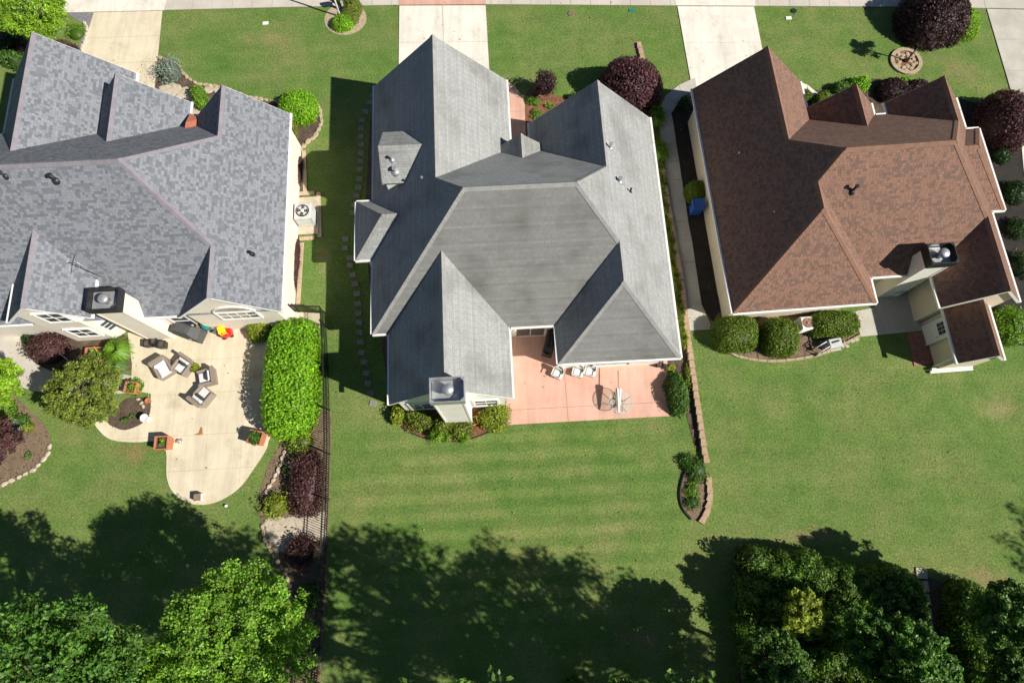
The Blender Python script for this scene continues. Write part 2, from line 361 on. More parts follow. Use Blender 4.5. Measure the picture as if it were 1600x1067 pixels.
def stone_row(name, pts, step, size, h, label, cat='edging', meshes=STONES, group=None):
    root = empty(name, (pts[0][0], pts[0][1], 0), 0, label, cat, group)
    for p, a in along(pts, step):
        o = link('stone', random.choice(meshes), root, (p.x - pts[0][0] + random.uniform(-.03, .03), p.y - pts[0][1] + random.uniform(-.03, .03), 0), a + random.uniform(-.3, .3))
        k = random.uniform(.8, 1.15); o.scale = (size * k * 1.15, size * k, h * random.uniform(.8, 1.2))
    return root

ground = MB()
n = 60
ground.add([(-150 + 300 * i / n, -150 + 300 * j / n, 0) for j in range(n + 1) for i in range(n + 1)], [(j * (n + 1) + i, j * (n + 1) + i + 1, (j + 1) * (n + 1) + i + 1, (j + 1) * (n + 1) + i) for j in range(n) for i in range(n)])
tag(ground.build('lawn', M['lawn']), kind='structure')
road = [(-150, 35.5), (150, 35.5), (150, 43.5), (-150, 43.5)]
tag(MB().prism(road, -0.02, 0.012).build('road', M['asphalt']), kind='structure')
tag(MB().box((0, 35.35, .05), (300, .3, .2)).build('kerb', M['walk']), kind='structure')

# front sidewalk
edge = [g2(-60, 22), g2(105, 20.5), g2(254, 17), g2(440, 12.5), g2(624, 9), g2(760, 8), g2(1058, 10), g2(1178, 10.5), g2(1420, 12), g2(1541, 14), g2(1680, 17)]
fine = [p for p, a in along(smooth(edge, 6, False), 1.28)]
strip_slabs('sidewalk', [(p.x, p.y) for p in fine], [(p.x, p.y + 1.45) for p in fine], M['walk'], 0.05)

# driveways: slabs split by joints
def quad_slabs(name, px, mat, nu, nv, z=0.045):
    a, b, c, d = [Vector(p) for p in px]      # near-left, near-right, far-right, far-left
    root = sheet(name, [tuple(p) for p in (a, b, c, d)], M['soil'], z - 0.035)
    P = lambda u, v: (a * (1 - u) + b * u) * (1 - v) + (d * (1 - u) + c * u) * v
    for i in range(nu):
        for j in range(nv):
            q = [P(i / nu, j / nv), P((i + 1) / nu, j / nv), P((i + 1) / nu, (j + 1) / nv), P(i / nu, (j + 1) / nv)]
            m = sum(q, Vector((0, 0))) / 4; q = [p + (m - p).normalized() * .014 for p in q]
            MB().prism([tuple(p) for p in q], -.02, z + random.uniform(-.002, .003)).build('slab', mat, root)
    return root
quad_slabs('middle_driveway', [g2(622, 190), g2(769, 186), g2(759, 9.5), g2(624, 10)], M['pale'], 2, 3)
quad_slabs('left_driveway', [g2(95, 190), g2(238, 180), g2(254, 18), g2(147, 20.5)], M['concrete'], 2, 4)
quad_slabs('right_driveway', [g2(1090, 190), g2(1212, 186), g2(1178, 11.5), g2(1058, 11)], M['pale'], 1, 3)
quad_slabs('far_right_driveway', [g2(1600, 215), g2(1770, 205), g2(1680, 18), g2(1541, 15)], M['grey'], 2, 4)
quad_slabs('left_driveway_apron', [g2(105, 21), g2(256, 17.5), g2(270, -25), g2(85, -25)], M['pale'], 2, 1, 0.06)
quad_slabs('middle_driveway_apron', [g2(623, 9.2), g2(760, 8.2), g2(758, -25), g2(622, -25)], M['terra'], 3, 1, 0.06)
quad_slabs('right_driveway_apron', [g2(1056, 10), g2(1180, 10.7), g2(1178, -25), g2(1045, -25)], M['pale'], 2, 1, 0.06)
quad_slabs('far_right_driveway_apron', [g2(1539, 14), g2(1690, 17), g2(1690, -25), g2(1530, -25)], M['grey'], 2, 1, 0.06)

# middle house: terracotta patio, entry walk, stepping stones, beds
A3 = R(3.0)
pat = [g2(793, 500), g2(870, 497), g2(875, 560), g2(1042, 553), g2(1046, 650), g2(790, 664)]
def uv(px, py, ang): x, y = g2(px, py); return (x * math.cos(ang) + y * math.sin(ang), -x * math.sin(ang) + y * math.cos(ang))
slabs('terracotta_patio', pat, M['terra'], A3, [uv(884, 610, A3)[0]], [uv(830, 639, A3)[1]], 0.045, 0.015, M['terra'])
walk = [g2(794, 128), g2(805, 136), g2(815, 150), g2(820, 166), g2(822, 235), g2(796, 235)]
slabs('entry_walk', walk, M['terra'], A3, [], [uv(808, 175, A3)[1], uv(808, 196, A3)[1], uv(808, 216, A3)[1]], 0.045, 0.015, M['terra'])
sheet('front_bed', smooth([g2(822, 168), g2(826, 140), g2(850, 142), g2(880, 152), g2(925, 145), g2(960, 120), g2(1010, 130), g2(1030, 165), g2(1025, 200), g2(940, 230), g2(828, 225)], 4), M['redmulch'])
sheet('side_bed_strip', [g2(1016, 170), g2(1027, 200), g2(1046, 340), g2(1066, 455), g2(1076, 545), g2(1098, 700), g2(1086, 700), g2(1070, 640), g2(1046, 650), g2(1042, 553), g2(1030, 540), g2(990, 300)], M['mulch'], 0.018)
sheet('west_side_bed', [g2(590, 150), g2(578, 190), g2(572, 300), g2(575, 420), g2(600, 560), g2(606, 610), g2(640, 560), g2(640, 200)], M['mulch'], 0.014)
back_bed = smooth([g2(606, 615), g2(618, 655), g2(640, 675), g2(680, 688), g2(725, 688), g2(770, 672), g2(792, 655), g2(796, 625), g2(700, 600)], 5)
sheet('back_bed', back_bed, M['redmulch'], 0.022)
e = MB(); e.tube([(x, y, .03) for x, y in smooth([g2(606, 615), g2(618, 655), g2(640, 675), g2(680, 688), g2(725, 688), g2(770, 672), g2(792, 655)], 5, False)], .035, 6)
tag(e.build('bed_edging', M['edging']), 'thin dark edging strip around the bed below the chimney', 'edging')
drop = smooth([g2(1087, 718), g2(1070, 738), g2(1062, 768), g2(1066, 793), g2(1080, 811), g2(1096, 814), g2(1105, 800), g2(1108, 770), g2(1103, 735)], 4)
sheet('teardrop_bed', drop, M['soil'], 0.022)
e = MB(); e.tube([(x, y, .06) for x, y in smooth([g2(1089, 717), g2(1070, 738), g2(1062, 768), g2(1066, 793), g2(1080, 811)], 5, False)], .06, 6)
tag(e.build('bed_edging', M['edging']), 'black curved edging on the lawn side of the teardrop bed', 'edging')
step_px = [(582, 150), (577, 161), (571, 175), (566, 188), (564.5, 201), (563.5, 214), (564.5, 226), (565, 240), (564, 252), (563, 265), (562, 280), (560, 293), (557, 307), (553, 320), (551.5, 333), (547, 403), (540, 374), (539, 388), (547, 415), (551, 430), (555, 444), (558, 459), (559, 475), (560, 490), (561, 504), (562, 520), (563, 535), (565, 551), (569, 566), (572, 583), (575, 599), (579, 614), (583, 630)]
path = empty('stepping_stone_path', g(560, 400), 0, 'line of pale stepping stones along the shaded side of the grey house', 'path')
for i, (px, py) in enumerate(step_px):
    p = g(px, py) - path.location
    link('stepping_stone', MB().box((0, 0, .02), (.36, .30, .06), 0, None, .012).mesh('stepping_stone', M['stepstone']) if i == 0 else bpy.data.meshes['stepping_stone'], path, (p.x, p.y, 0.005), random.uniform(-.18, .18))

# retaining block wall between the middle and right lots
wall_px = [(1022, 206), (1030, 250), (1037, 292), (1045, 340), (1055, 398), (1065, 455), (1071, 512), (1076, 548), (1082, 590), (1088, 633), (1094, 672), (1099, 706), (1102, 722)]
wp = [g2(*p) for p in wall_px]
rw = empty('retaining_wall', (wp[0][0], wp[0][1], 0), 0, 'low tan block retaining wall running beside the grey house and its terracotta patio', 'wall')
blk = MB().add([(x, y, z) for z in (-.05, .26) for x, y in ((-.2, -.10), (.2, -.16), (.2, .16), (-.2, .13))], [(3, 2, 1, 0), (4, 5, 6, 7), (0, 1, 5, 4), (1, 2, 6, 5), (2, 3, 7, 6), (3, 0, 4, 7)]).mesh('block', M['block'])
for p, a in along(wp, .42):
    o = link('block', blk, rw, (p.x - wp[0][0], p.y - wp[0][1], random.uniform(-.03, .02)), a + random.uniform(-.06, .06))
tp = [g2(1106, 745), g2(1108, 765), g2(1108, 780), g2(1105, 797), g2(1097, 812), g2(1088, 815)]
tb = empty('stone_edging', (tp[0][0], tp[0][1], 0), 0, 'short run of tan blocks curving around the tip of the teardrop bed', 'edging')
for p, a in along(tp, .4): link('block', blk, tb, (p.x - tp[0][0], p.y - tp[0][1], -.12), a + random.uniform(-.15, .15))
fp = [g2(997, 68), g2(1003, 93)]
fb = empty('stone_edging', (fp[0][0], fp[0][1], 0), 0, 'short broken run of blocks in the front lawn by the big purple bush', 'edging')
for p, a in along(fp, .45): link('block', blk, fb, (p.x - fp[0][0], p.y - fp[0][1], -.1), a + random.uniform(-.15, .15))
sheet('bare_soil_patch', smooth([g2(988, 68), g2(996, 65), g2(1004, 75), g2(1008, 95), g2(998, 95), g2(990, 76)], 3), M['soil'], 0.01)

# right lot: curved walk, shaded brown mulch, back patio
sheet('shaded_mulch_bed', [g2(1049, 176), g2(1056, 165), g2(1075, 148), g2(1110, 140), g2(1180, 480), g2(1165, 500), g2(1112, 502), g2(1095, 474), g2(1071, 314), g2(1053, 197)], M['shademulch'], 0.016)  # brown mulch by the wall, its colour darkened to include the shade
wl_ = [(1086, 122), (1060, 134), (1040, 150), (1029, 172), (1028, 197), (1033, 224), (1038, 252.6), (1040, 281), (1044, 315.6), (1049, 346.6), (1055, 376), (1060, 410), (1065, 443), (1070, 476), (1076, 517)]
wr_ = [(1090, 146), (1070, 156), (1057, 166), (1049, 178), (1052.6, 197), (1056, 224), (1061, 252.6), (1065, 281), (1071, 315.6), (1075, 346.6), (1081, 376), (1086, 410), (1091, 443), (1096, 476), (1114, 515)]
strip_slabs('side_walk', [g2(*p) for p in wl_], [g2(*p) for p in wr_], M['grey'], 0.045)
A4 = R(4.4)
rp = [g2(1330, 488), g2(1345, 526), g2(1452, 516), g2(1500, 430), g2(1365, 425), g2(1368, 480)]
slabs('right_back_patio', rp, M['grey'], A4, [uv(1385, 500, A4)[0]], [], 0.04, 0.012, M['grey'])
bp = [g2(1417, 521), g2(1452, 519), g2(1460, 568), g2(1428, 572)]
slabs('red_brick_landing', bp, M['redpaver'], A4, [uv(x, 545, A4)[0] for x in (1430, 1440, 1450)], [uv(1440, y, A4)[1] for y in (528, 537, 546, 555, 563)], 0.05, 0.02, M['soil'], 'paver')
hb = smooth([g2(1116, 500), g2(1124, 530), g2(1150, 552), g2(1195, 561), g2(1245, 558), g2(1290, 548), g2(1335, 526), g2(1345, 500), g2(1340, 488), g2(1150, 485)], 4)
sheet('hedge_bed', hb, M['soil'], 0.02)
kerb_pts = smooth([g2(1113, 503), g2(1121, 532), g2(1148, 555), g2(1195, 564), g2(1245, 561), g2(1292, 550), g2(1340, 526)], 5, False)
kr = empty('concrete_edging', (kerb_pts[0][0], kerb_pts[0][1], 0), 0, 'curved tan concrete kerb around the clipped hedges of the brown house', 'edging')
kb = MB().box((0, 0, .03), (.5, .15, .16), 0, None, .02).mesh('kerb_piece', M['stone'])
for p, a in along(kerb_pts, .505): link('kerb_piece', kb, kr, (p.x - kerb_pts[0][0], p.y - kerb_pts[0][1], 0), a)
rs = empty('pale_rocks', (*g2(1322, 534), 0), 0, 'few pale rocks lying on the lawn by the end of the hedge kerb', 'rocks')
for px, py in ((1315, 541), (1322, 541), (1331, 533), (1319, 536), (1338, 531)):
    p = g(px, py) - rs.location; o = link('stone', random.choice(FLAGS), rs, (p.x, p.y, 0), random.uniform(0, 6)); o.scale = (.28, .26, .1)
sheet('front_shrub_bed', smooth([g2(1254, 150), g2(1285, 140), g2(1340, 124), g2(1400, 126), g2(1450, 130), g2(1480, 150), g2(1480, 190), g2(1270, 195)], 4), M['mulch'], 0.016)
strip_slabs('front_door_walk', [g2(1240, 125), g2(1262, 134), g2(1278, 147), g2(1284, 165)], [g2(1240, 142), g2(1258, 147), g2(1268, 157), g2(1270, 172)], M['pale'], 0.045)
sheet('east_side_bed', [g2(1500, 155), g2(1540, 165), g2(1600, 200), g2(1700, 300), g2(1700, 540), g2(1560, 540), g2(1520, 300)], M['shademulch'], 0.014)
strip_slabs('neighbour_walk', [g2(1594, 215), g2(1598, 260), g2(1606, 310), g2(1614, 360)], [g2(1625, 210), g2(1630, 255), g2(1636, 305), g2(1644, 355)], M['pale'], 0.045)
ring = g(1415, 97)
sheet('round_bed_soil', [(ring.x + .78 * math.cos(t * .35), ring.y + .78 * math.sin(t * .35)) for t in range(18)], M['redmulch'], 0.03)
rr = empty('round_stone_bed', ring, 0, 'round tan stone ring filled with flat rocks around the thin little tree', 'planter ring')
for k in range(22):
    t = 2 * math.pi * k / 22; q = MB(); w = 2 * math.pi / 22 * .485
    q.prism([(.98 * math.cos(t - w), .98 * math.sin(t - w)), (.98 * math.cos(t + w), .98 * math.sin(t + w)), (.76 * math.cos(t + w), .76 * math.sin(t + w)), (.76 * math.cos(t - w), .76 * math.sin(t - w))], 0, .12); q.build('edge_block', M['stone'], rr)
for k in range(17):
    t = k * 2.4; r_ = .16 + .52 * math.sqrt((k + .5) / 17); o = link('stone', STONES[k % 6], rr, (r_ * math.cos(t), r_ * math.sin(t), .03), k); o.scale = (.34, .34, .06)

# left lot: patio, beds, walks
AL = R(3.3)
lp_px = [(200, 520), (440, 486), (500, 490), (500, 560), (498, 640), (440, 670), (422, 684), (416, 702), (396, 733), (372, 764), (336, 785), (300, 787), (272, 770), (261, 745), (260, 706), (247, 690), (210, 691), (175, 687), (156, 673), (146, 655), (160, 650), (172, 664), (195, 672), (222, 662), (235, 645), (236, 615), (196, 608), (205, 600), (207, 570)]
lp = [g2(*p) for p in lp_px[:5]] + smooth([g2(*p) for p in lp_px[5:21]], 4, False) + smooth([g2(*p) for p in lp_px[21:26]], 4, False) + [g2(*p) for p in lp_px[26:]]
slabs('cream_patio', lp, M['concrete'], AL, [uv(x, 620, AL)[0] for x in (232, 275, 328, 382, 436)], [uv(300, y, AL)[1] for y in (563, 615, 680, 735)], 0.045, 0.008, M['concrete'])
pb = smooth([g2(163, 650), g2(172, 664), g2(195, 672), g2(222, 662), g2(235, 645), g2(236, 624), g2(200, 622), g2(180, 640)], 4)
sheet('patio_bed', pb, M['mulch'], 0.03)
wk = [(206, 602), (190, 604), (165, 600), (140, 596), (110, 597), (82, 590), (60, 576), (48, 560), (40, 540), (34, 520), (20, 512)]
wk2 = [(200, 586), (180, 585), (160, 581), (140, 583), (110, 588), (92, 584), (70, 570), (60, 556), (50, 536), (44, 517), (30, 508)]
wo = [g2(x, y + 26 if i > 3 else y + 12) for i, (x, y) in enumerate(wk)]
lw = smooth([g2(206, 588), g2(150, 582), g2(95, 583), g2(60, 570), g2(42, 552), g2(32, 530), g2(28, 512), g2(0, 512), g2(-5, 545), g2(4, 580), g2(25, 600), g2(60, 612), g2(110, 616), g2(160, 615), g2(206, 612)], 4)
sheet('curved_garden_walk', lw, M['walk'], 0.036)
sheet('wall_bed', smooth([g2(32, 515), g2(42, 548), g2(62, 572), g2(95, 584), g2(150, 583), g2(205, 578), g2(208, 545), g2(190, 520), g2(120, 500), g2(50, 500)], 4), M['mulch'], 0.02)
lb = smooth([g2(-40, 600), g2(15, 615), g2(45, 640), g2(70, 665), g2(79, 690), g2(72, 715), g2(40, 742), g2(-20, 765), g2(-60, 700)], 4)
sheet('corner_bed', lb, M['soil'], 0.022)
stone_row('stone_edging', smooth([g2(79, 692), g2(74, 712), g2(55, 732), g2(30, 745), g2(0, 758), g2(-20, 766)], 4, False), .36, .3, .1, 'rough stones edging the brown corner bed beside the shaded back lawn', meshes=FLAGS)
fb_px = [(440, 690), (420, 725), (405, 770), (404, 800), (412, 835), (428, 870), (446, 905), (452, 940), (448, 980), (440, 1030), (436, 1090), (500, 1090), (510, 900), (517, 700), (517, 640), (470, 650)]
sheet('fence_bed', [g2(*p) for p in fb_px], M['soil'], 0.016)
stone_row('stone_edging', smooth([g2(447, 703), g2(435, 735), g2(420, 762), g2(414, 772)], 4, False), .3, .3, .14, 'tan stones edging the fence bed beside the maroon hedge', meshes=FLAGS)
stone_row('stone_edging', smooth([g2(410, 818), g2(415, 842), g2(428, 868), g2(444, 892), g2(455, 925), g2(456, 955), g2(449, 985), g2(443, 1010)], 4, False), .32, .3, .12, 'tan stones edging the shaded fence bed below the flagstones')
fs = empty('flagstone_landing', (*g2(460, 822), 0), 0, 'pale irregular flagstones beside the black fence between two maroon shrubs', 'paving')
fl = [g2(412, 812), g2(505, 803), g2(508, 838), g2(430, 862)]
for k in range(40):
    u, v = (k % 8 + .5 + random.uniform(-.2, .2)) / 8, (k // 8 + .5 + random.uniform(-.2, .2)) / 5
    a = Vector(fl[0]) * (1 - u) + Vector(fl[1]) * u; b = Vector(fl[3]) * (1 - u) + Vector(fl[2]) * u; q = a * (1 - v) + b * v
    o = link('flagstone', random.choice(FLAGS), fs, (q.x - fs.location.x, q.y - fs.location.y, .01), random.uniform(0, 6)); o.scale = (.62, .62, .04)
sheet('front_wavy_bed', smooth([g2(214, 100), g2(245, 92), g2(272, 102), g2(292, 122), g2(310, 133), g2(350, 138), g2(385, 152), g2(425, 160), g2(470, 150), g2(497, 168), g2(500, 195), g2(485, 215), g2(465, 228), g2(440, 232), g2(300, 200), g2(230, 140)], 4), M['mulch'], 0.018)
stone_row('stone_edging', smooth([g2(247, 90), g2(274, 101), g2(293, 122), g2(312, 132), g2(350, 138), g2(386, 152), g2(424, 158), g2(440, 158)], 5, False), .34, .34, .12, 'wavy row of tan stones edging the front bed of the slate roofed house')
stone_row('stone_edging', smooth([g2(490, 158), g2(501, 175), g2(501, 195), g2(493, 212), g2(478, 226), g2(468, 236)], 5, False), .34, .38, .12, 'curved row of tan stones behind the round clipped shrub')
for k, (px, py) in enumerate(((327, 140), (342, 141))):
    o = link('stepping_stone', MB().lathe([(.3, -.02), (.3, .05), (.27, .06)], seg=16).mesh('round_stone', M['flag']), None, g(px, py)); tag(o, 'round pale stepping stone in the front bed of the slate roofed house', 'stepping stone', 'round stepping stones')
fw = empty('flagstone_walk', (*g2(290, 150), 0), 0, 'curved grey flagstone walk leading to the slate roofed house', 'path')
for k, ((px, py), s) in enumerate(zip([(258, 138), (268, 137), (278, 138), (287, 143), (294, 150), (284, 150), (299, 158), (304, 168), (296, 165), (308, 178), (302, 178), (262, 145), (274, 145), (310, 190), (303, 190)], [.75] * 15)):
    p = g(px, py) - fw.location; o = link('flagstone', FLAGS[k % 6], fw, (p.x, p.y, .012), k * 1.3); o.scale = (s, s * .95, .05)
# paver strip and air conditioner pad beside the slate roofed house
pv = empty('paver_strip', (*g2(474, 330), 0), 0, 'tan brick paver strip and pad beside the cream side wall', 'paving')
pm = MB().box((0, 0, .02), (.235, .115, .06), 0, None, .008).mesh('paver', M['paver'])
def pave(a, b, rows, rz=0):
    a, b = Vector(a), Vector(b); l = (b - a).length; t = (b - a) / l; nrm = Vector((-t.y, t.x)); ang = math.atan2(t.y, t.x)
    for k in range(int(l / .125)):
        for r_ in range(rows):
            p = a + t * (k + .5) * .125 + nrm * (r_ - (rows - 1) / 2) * .245
            link('paver', pm, pv, (p.x - pv.location.x, p.y - pv.location.y, .012), ang + math.pi / 2)
pave(g2(475, 236), g2(477, 302), 1); pave(g2(498, 301), g2(500, 374), 1); pave(g2(455, 304), g2(492, 302), 1); pave(g2(468, 374), g2(493, 372), 1); pave(g2(472, 380), g2(466, 478), 1)
sheet('side_wall_bed', [g2(453, 240), g2(470, 238), g2(472, 300), g2(466, 376), g2(461, 478), g2(440, 478)], M['mulch'], 0.014)
pad = tag(MB().box((0, 0, .05), (1.7, 2.35, .1), 0, None, .015).build('concrete_pad', M['flag'], None, g(476, 338), AL), 'square pale concrete pad under the grey air conditioner', 'pad')
gs = sheet('gravel_strip', smooth([g2(107, 22), g2(146, 20), g2(140, 60), g2(132, 85), g2(120, 85), g2(131, 50), g2(128, 36)], 3), M['gravel'], 0.02)
stone_row('stone_edging', smooth([g2(132, 34), g2(136, 45), g2(134, 60), g2(128, 80)], 4, False), .3, .3, .12, 'pale stones between the blue gravel strip and the grassy corner bed', meshes=FLAGS)

# ------------------------------------------------------------------ houses
class House:
    def __init__(s, name, C, phi, style, label, wall, ov=.36):
        s.root = empty(name, (C[0], C[1], 0), R(phi), label, 'house'); s.style = style; s.wall = wall; s.caps = set(); s.k = 0; s.ov = ov
        s.roof = empty('roof'); s.roof.parent = s.root
    def tints(s, n, u, row):
        r = RNG.random(n)
        if s.style == 'a':
            light = np.array((0.200, 0.212, 0.240)); dark = np.array((0.130, 0.144, 0.164))
            k = r < .36 + .14 * np.sin(u * 1.3 + row * 2.1)
            t = np.where(k[:, None], dark, light) * (0.88 + .24 * RNG.random((n, 1)))
        elif s.style == 'b':
            t = np.array((0.297, 0.308, 0.304)) * (0.93 + .12 * r[:, None]) * (1 + .09 * math.sin(row * 12.9898) * math.sin(row * 4.1))
        else:
            light = np.array((0.225, 0.124, 0.088)); dark = np.array((0.152, 0.094, 0.072))
            k = r < .34 + .08 * np.sin(u * .7 + row * .5)
            t = np.where(k[:, None], dark, light) * (0.9 + .2 * RNG.random((n, 1)))
        return t
    def slope(s, pts, kinds, dirt=(1, 1, 1)):
        """pts: 3D polygon, counter-clockwise from outside, first edge is the eave; kinds: e eave, r rake, h hip, d ridge, v valley"""
        P = [Vector(p) for p in pts]; n = len(P)
        nrm = (P[1] - P[0]).cross(P[2] - P[0]).normalized(); u = (P[1] - P[0]).normalized(); v = nrm.cross(u)
        deck = MB(); dn = Vector((0, 0, -.14))
        deck.add([tuple(p) for p in P] + [tuple(p + dn) for p in P], [tuple(range(n)), tuple(range(2 * n - 1, n - 1, -1))] + [(i + n, (i + 1) % n + n, (i + 1) % n, i) for i in range(n)])
        sl_ = deck.build('roof_slope', M['deck_' + s.style], s.roof)
        # shingle courses
        co = [((p - P[0]).dot(u), (p - P[0]).dot(v)) for p in P]; vmax = max(c[1] for c in co)
        ch = .128; V = []; T = []; row = 0; y = -.03
        while y < vmax:
            ym = min(max(y + ch * .5, .001), vmax - .001); xs = []
            for i in range(n):
                a, b = co[i], co[(i + 1) % n]
                if (a[1] - ym) * (b[1] - ym) < 0: xs.append(a[0] + (b[0] - a[0]) * (ym - a[1]) / (b[1] - a[1]))
            if len(xs) >= 2:
                x0, x1 = min(xs), max(xs)
                if s.style == 'a': w = RNG.uniform(.09, .25, int((x1 - x0) / .09) + 3)
                elif s.style == 'b': w = np.full(int((x1 - x0) / .3) + 3, .305)
                else: w = RNG.uniform(.10, .22, int((x1 - x0) / .10) + 3)
                e_ = np.concatenate([[0], np.cumsum(w)]) + x0 - RNG.uniform(.05, .3)
                e_ = np.clip(e_, x0, x1); a_, b_ = e_[:-1], e_[1:]; ok = b_ - a_ > .01; a_, b_ = a_[ok], b_[ok]
                t = s.tints(len(a_), a_, row) * np.array(dirt); lift = .002 + .003 * RNG.random(len(a_)); gp = np.where(b_ - a_ > .06, .008, 0)
                y1 = min(y + ch - .008, vmax)
                base = np.array(P[0]); U = np.array(u); W = np.array(v); Nn = np.array(nrm)
                def pt(x, yy, h): return base + np.outer(x, U) + yy * W + np.outer(h, Nn)
                z0 = np.zeros(len(a_)); 
                V.append(np.stack([pt(a_ + gp, y, lift), pt(b_ - gp, y, lift), pt(b_ - gp, y1, lift), pt(a_ + gp, y1, lift), pt(a_ + gp, y, z0 - .002), pt(b_ - gp, y, z0 - .002)], 1))
                T.append(t)
            y += ch; row += 1
        V = np.concatenate(V); T = np.concatenate(T); k = len(V)
        me = bpy.data.meshes.new('shingles'); me.vertices.add(k * 6); me.vertices.foreach_set('co', V.reshape(-1).astype(np.float32))
        idx = (np.arange(k) * 6)[:, None] + np.array([0, 1, 2, 3, 4, 5, 1, 0])[None]
        me.loops.add(k * 8); me.loops.foreach_set('vertex_index', idx.reshape(-1).astype(np.int32))
        me.polygons.add(k * 2); me.polygons.foreach_set('loop_start', (np.arange(k * 2) * 4).astype(np.int32)); me.polygons.foreach_set('loop_total', np.full(k * 2, 4, np.int32))
        at = me.attributes.new('tint', 'FLOAT_COLOR', 'POINT'); at.data.foreach_set('color', np.repeat(np.concatenate([T, np.ones((k, 1))], 1), 6, 0).reshape(-1).astype(np.float32))
        me.polygons.foreach_set('use_smooth', np.zeros(k * 2, bool)); me.materials.append(M['shingle_' + s.style]); me.update(); me.validate()
        tag(link('shingles', me, sl_), kind='stuff')
        # trim
        for i in range(n):
            a, b = P[i], P[(i + 1) % n]; kd = kinds[i]
            if kd == 'e':
                t = (b - a).normalized(); out = t.cross(Vector((0, 0, 1))); m = MB(); c = (a + b) / 2 + out * .055 + Vector((0, 0, -.075))
                m.box(c, ((b - a).length + .06, .11, .12), math.atan2(t.y, t.x)); m.build('gutter', M['white'], s.root)
            elif kd == 'r':
                t = (b - a).normalized(); hor = Vector((t.x, t.y, 0)).normalized(); out = hor.cross(Vector((0, 0, 1)))
                o1, o2 = out * .004, out * .022; up = Vector((0, 0, -.02)); lo = Vector((0, 0, -.2)); m = MB()
                m.add([a + o1 + lo, b + o1 + lo, b + o1 + up, a + o1 + up, a + o2 + lo, b + o2 + lo, b + o2 + up, a + o2 + up], [(0, 1, 2, 3), (7, 6, 5, 4), (3, 2, 6, 7), (0, 4, 5, 1), (1, 5, 6, 2), (0, 3, 7, 4)]); m.build('rake_board', M['white'], s.root)
            elif kd in 'hd':
                key = tuple(sorted([tuple(round(x, 1) for x in a), tuple(round(x, 1) for x in b)]))
                if key in s.caps: continue
                s.caps.add(key); s.cap(a, b, kd)
    def cap(s, a, b, kd):
        if a.z > b.z: a, b = b, a
        t = (b - a).normalized(); l = (b - a).length; side = t.cross(Vector((0, 0, 1))).normalized(); dn = side.cross(t) * 0 + Vector((0, 0, -1))
        m = MB(); k = max(1, int(l / .21)); st = l / k; drop = .142 if kd == 'd' else .10
        for i in range(k):
            p, q = a + t * (st * i - .02), a + t * (st * (i + 1) + .03)
            h0, h1 = Vector((0, 0, .032 + random.uniform(0, .005))), Vector((0, 0, .018)); w = side * .15
            vs_ = [p - w + dn * drop + h0, p + h0, p + w + dn * drop + h0, q - w + dn * drop + h1, q + h1, q + w + dn * drop + h1, p - w + dn * (drop + .05), p + dn * .0, p + w + dn * (drop + .05)]
            m.add(vs_, [(0, 1, 4, 3), (1, 2, 5, 4), (6, 7, 1, 0), (7, 8, 2, 1)])
        m.build('ridge_cap', M['cap_' + s.style], s.roof)
    def hip(s, x0, x1, y0, y1, ze, p, dirt=(1, 1, 1), stops=(0, 0, 0, 0)):
        """main hipped body; stops: how far in from the sw, se, ne, nw corner each hip begins (it is flush with a wing before that)"""
        h = (y1 - y0) / 2; zr = ze + p * h; ym = (y0 + y1) / 2; a, b = x0 + h, x1 - h
        s.slope([(x0, y0, ze), (x1, y0, ze), (b, ym, zr), (a, ym, zr)], 'nndn', dirt)
        s.slope([(x1, y1, ze), (x0, y1, ze), (a, ym, zr), (b, ym, zr)], 'nnnn')
        s.slope([(x0, y1, ze), (x0, y0, ze), (a, ym, zr)], 'nnn'); s.slope([(x1, y0, ze), (x1, y1, ze), (b, ym, zr)], 'nnn')
        for (cx, cy, sx, sy, ex), d in zip(((x0, y0, 1, 1, a), (x1, y0, -1, 1, b), (x1, y1, -1, -1, b), (x0, y1, 1, -1, a)), stops):
            s.cap(Vector((cx + sx * d, cy + sy * d, ze + p * d)), Vector((ex, ym, zr)), 'h')
    def wing(s, axis, c, half, ze, zr, end, ae, ar, hip=False, sides=('e', 'e'), wall=True, wz=0.0, wback=None, wm=None, inset=None, dirt=(1, 1, 1)):
        """a gabled or hipped wing along +-x or +-y: ridge at c, outer end at end; eaves stop at ae and the ridge at ar where it meets the body"""
        sg = 1 if end > ae else -1
        he = end - sg * half if hip else end
        tr = (lambda a, b, z: (a, b, z)) if axis == 'y' else (lambda a, b, z: (b, a, z))
        flip = (sg > 0) == (axis == 'y')
        for side, kd in ((1, sides[1]), (-1, sides[0])):
            e = c + side * half
            pts = [tr(e, ae, ze), tr(e, end, ze), tr(c, he, zr), tr(c, ar, zr)]; ks = [kd, 'h' if hip else 'r', 'd', 'v']
            if (side > 0) != flip:
                pts = [pts[1], pts[0], pts[3], pts[2]]; ks = [kd, 'v', 'd', ks[1]]
            s.slope(pts, ks)
        if hip:
            pts = [tr(c - half, end, ze), tr(c + half, end, ze), tr(c, he, zr)]
            if flip: pts = [pts[1], pts[0], pts[2]]
            s.slope(pts, 'ehh', dirt)
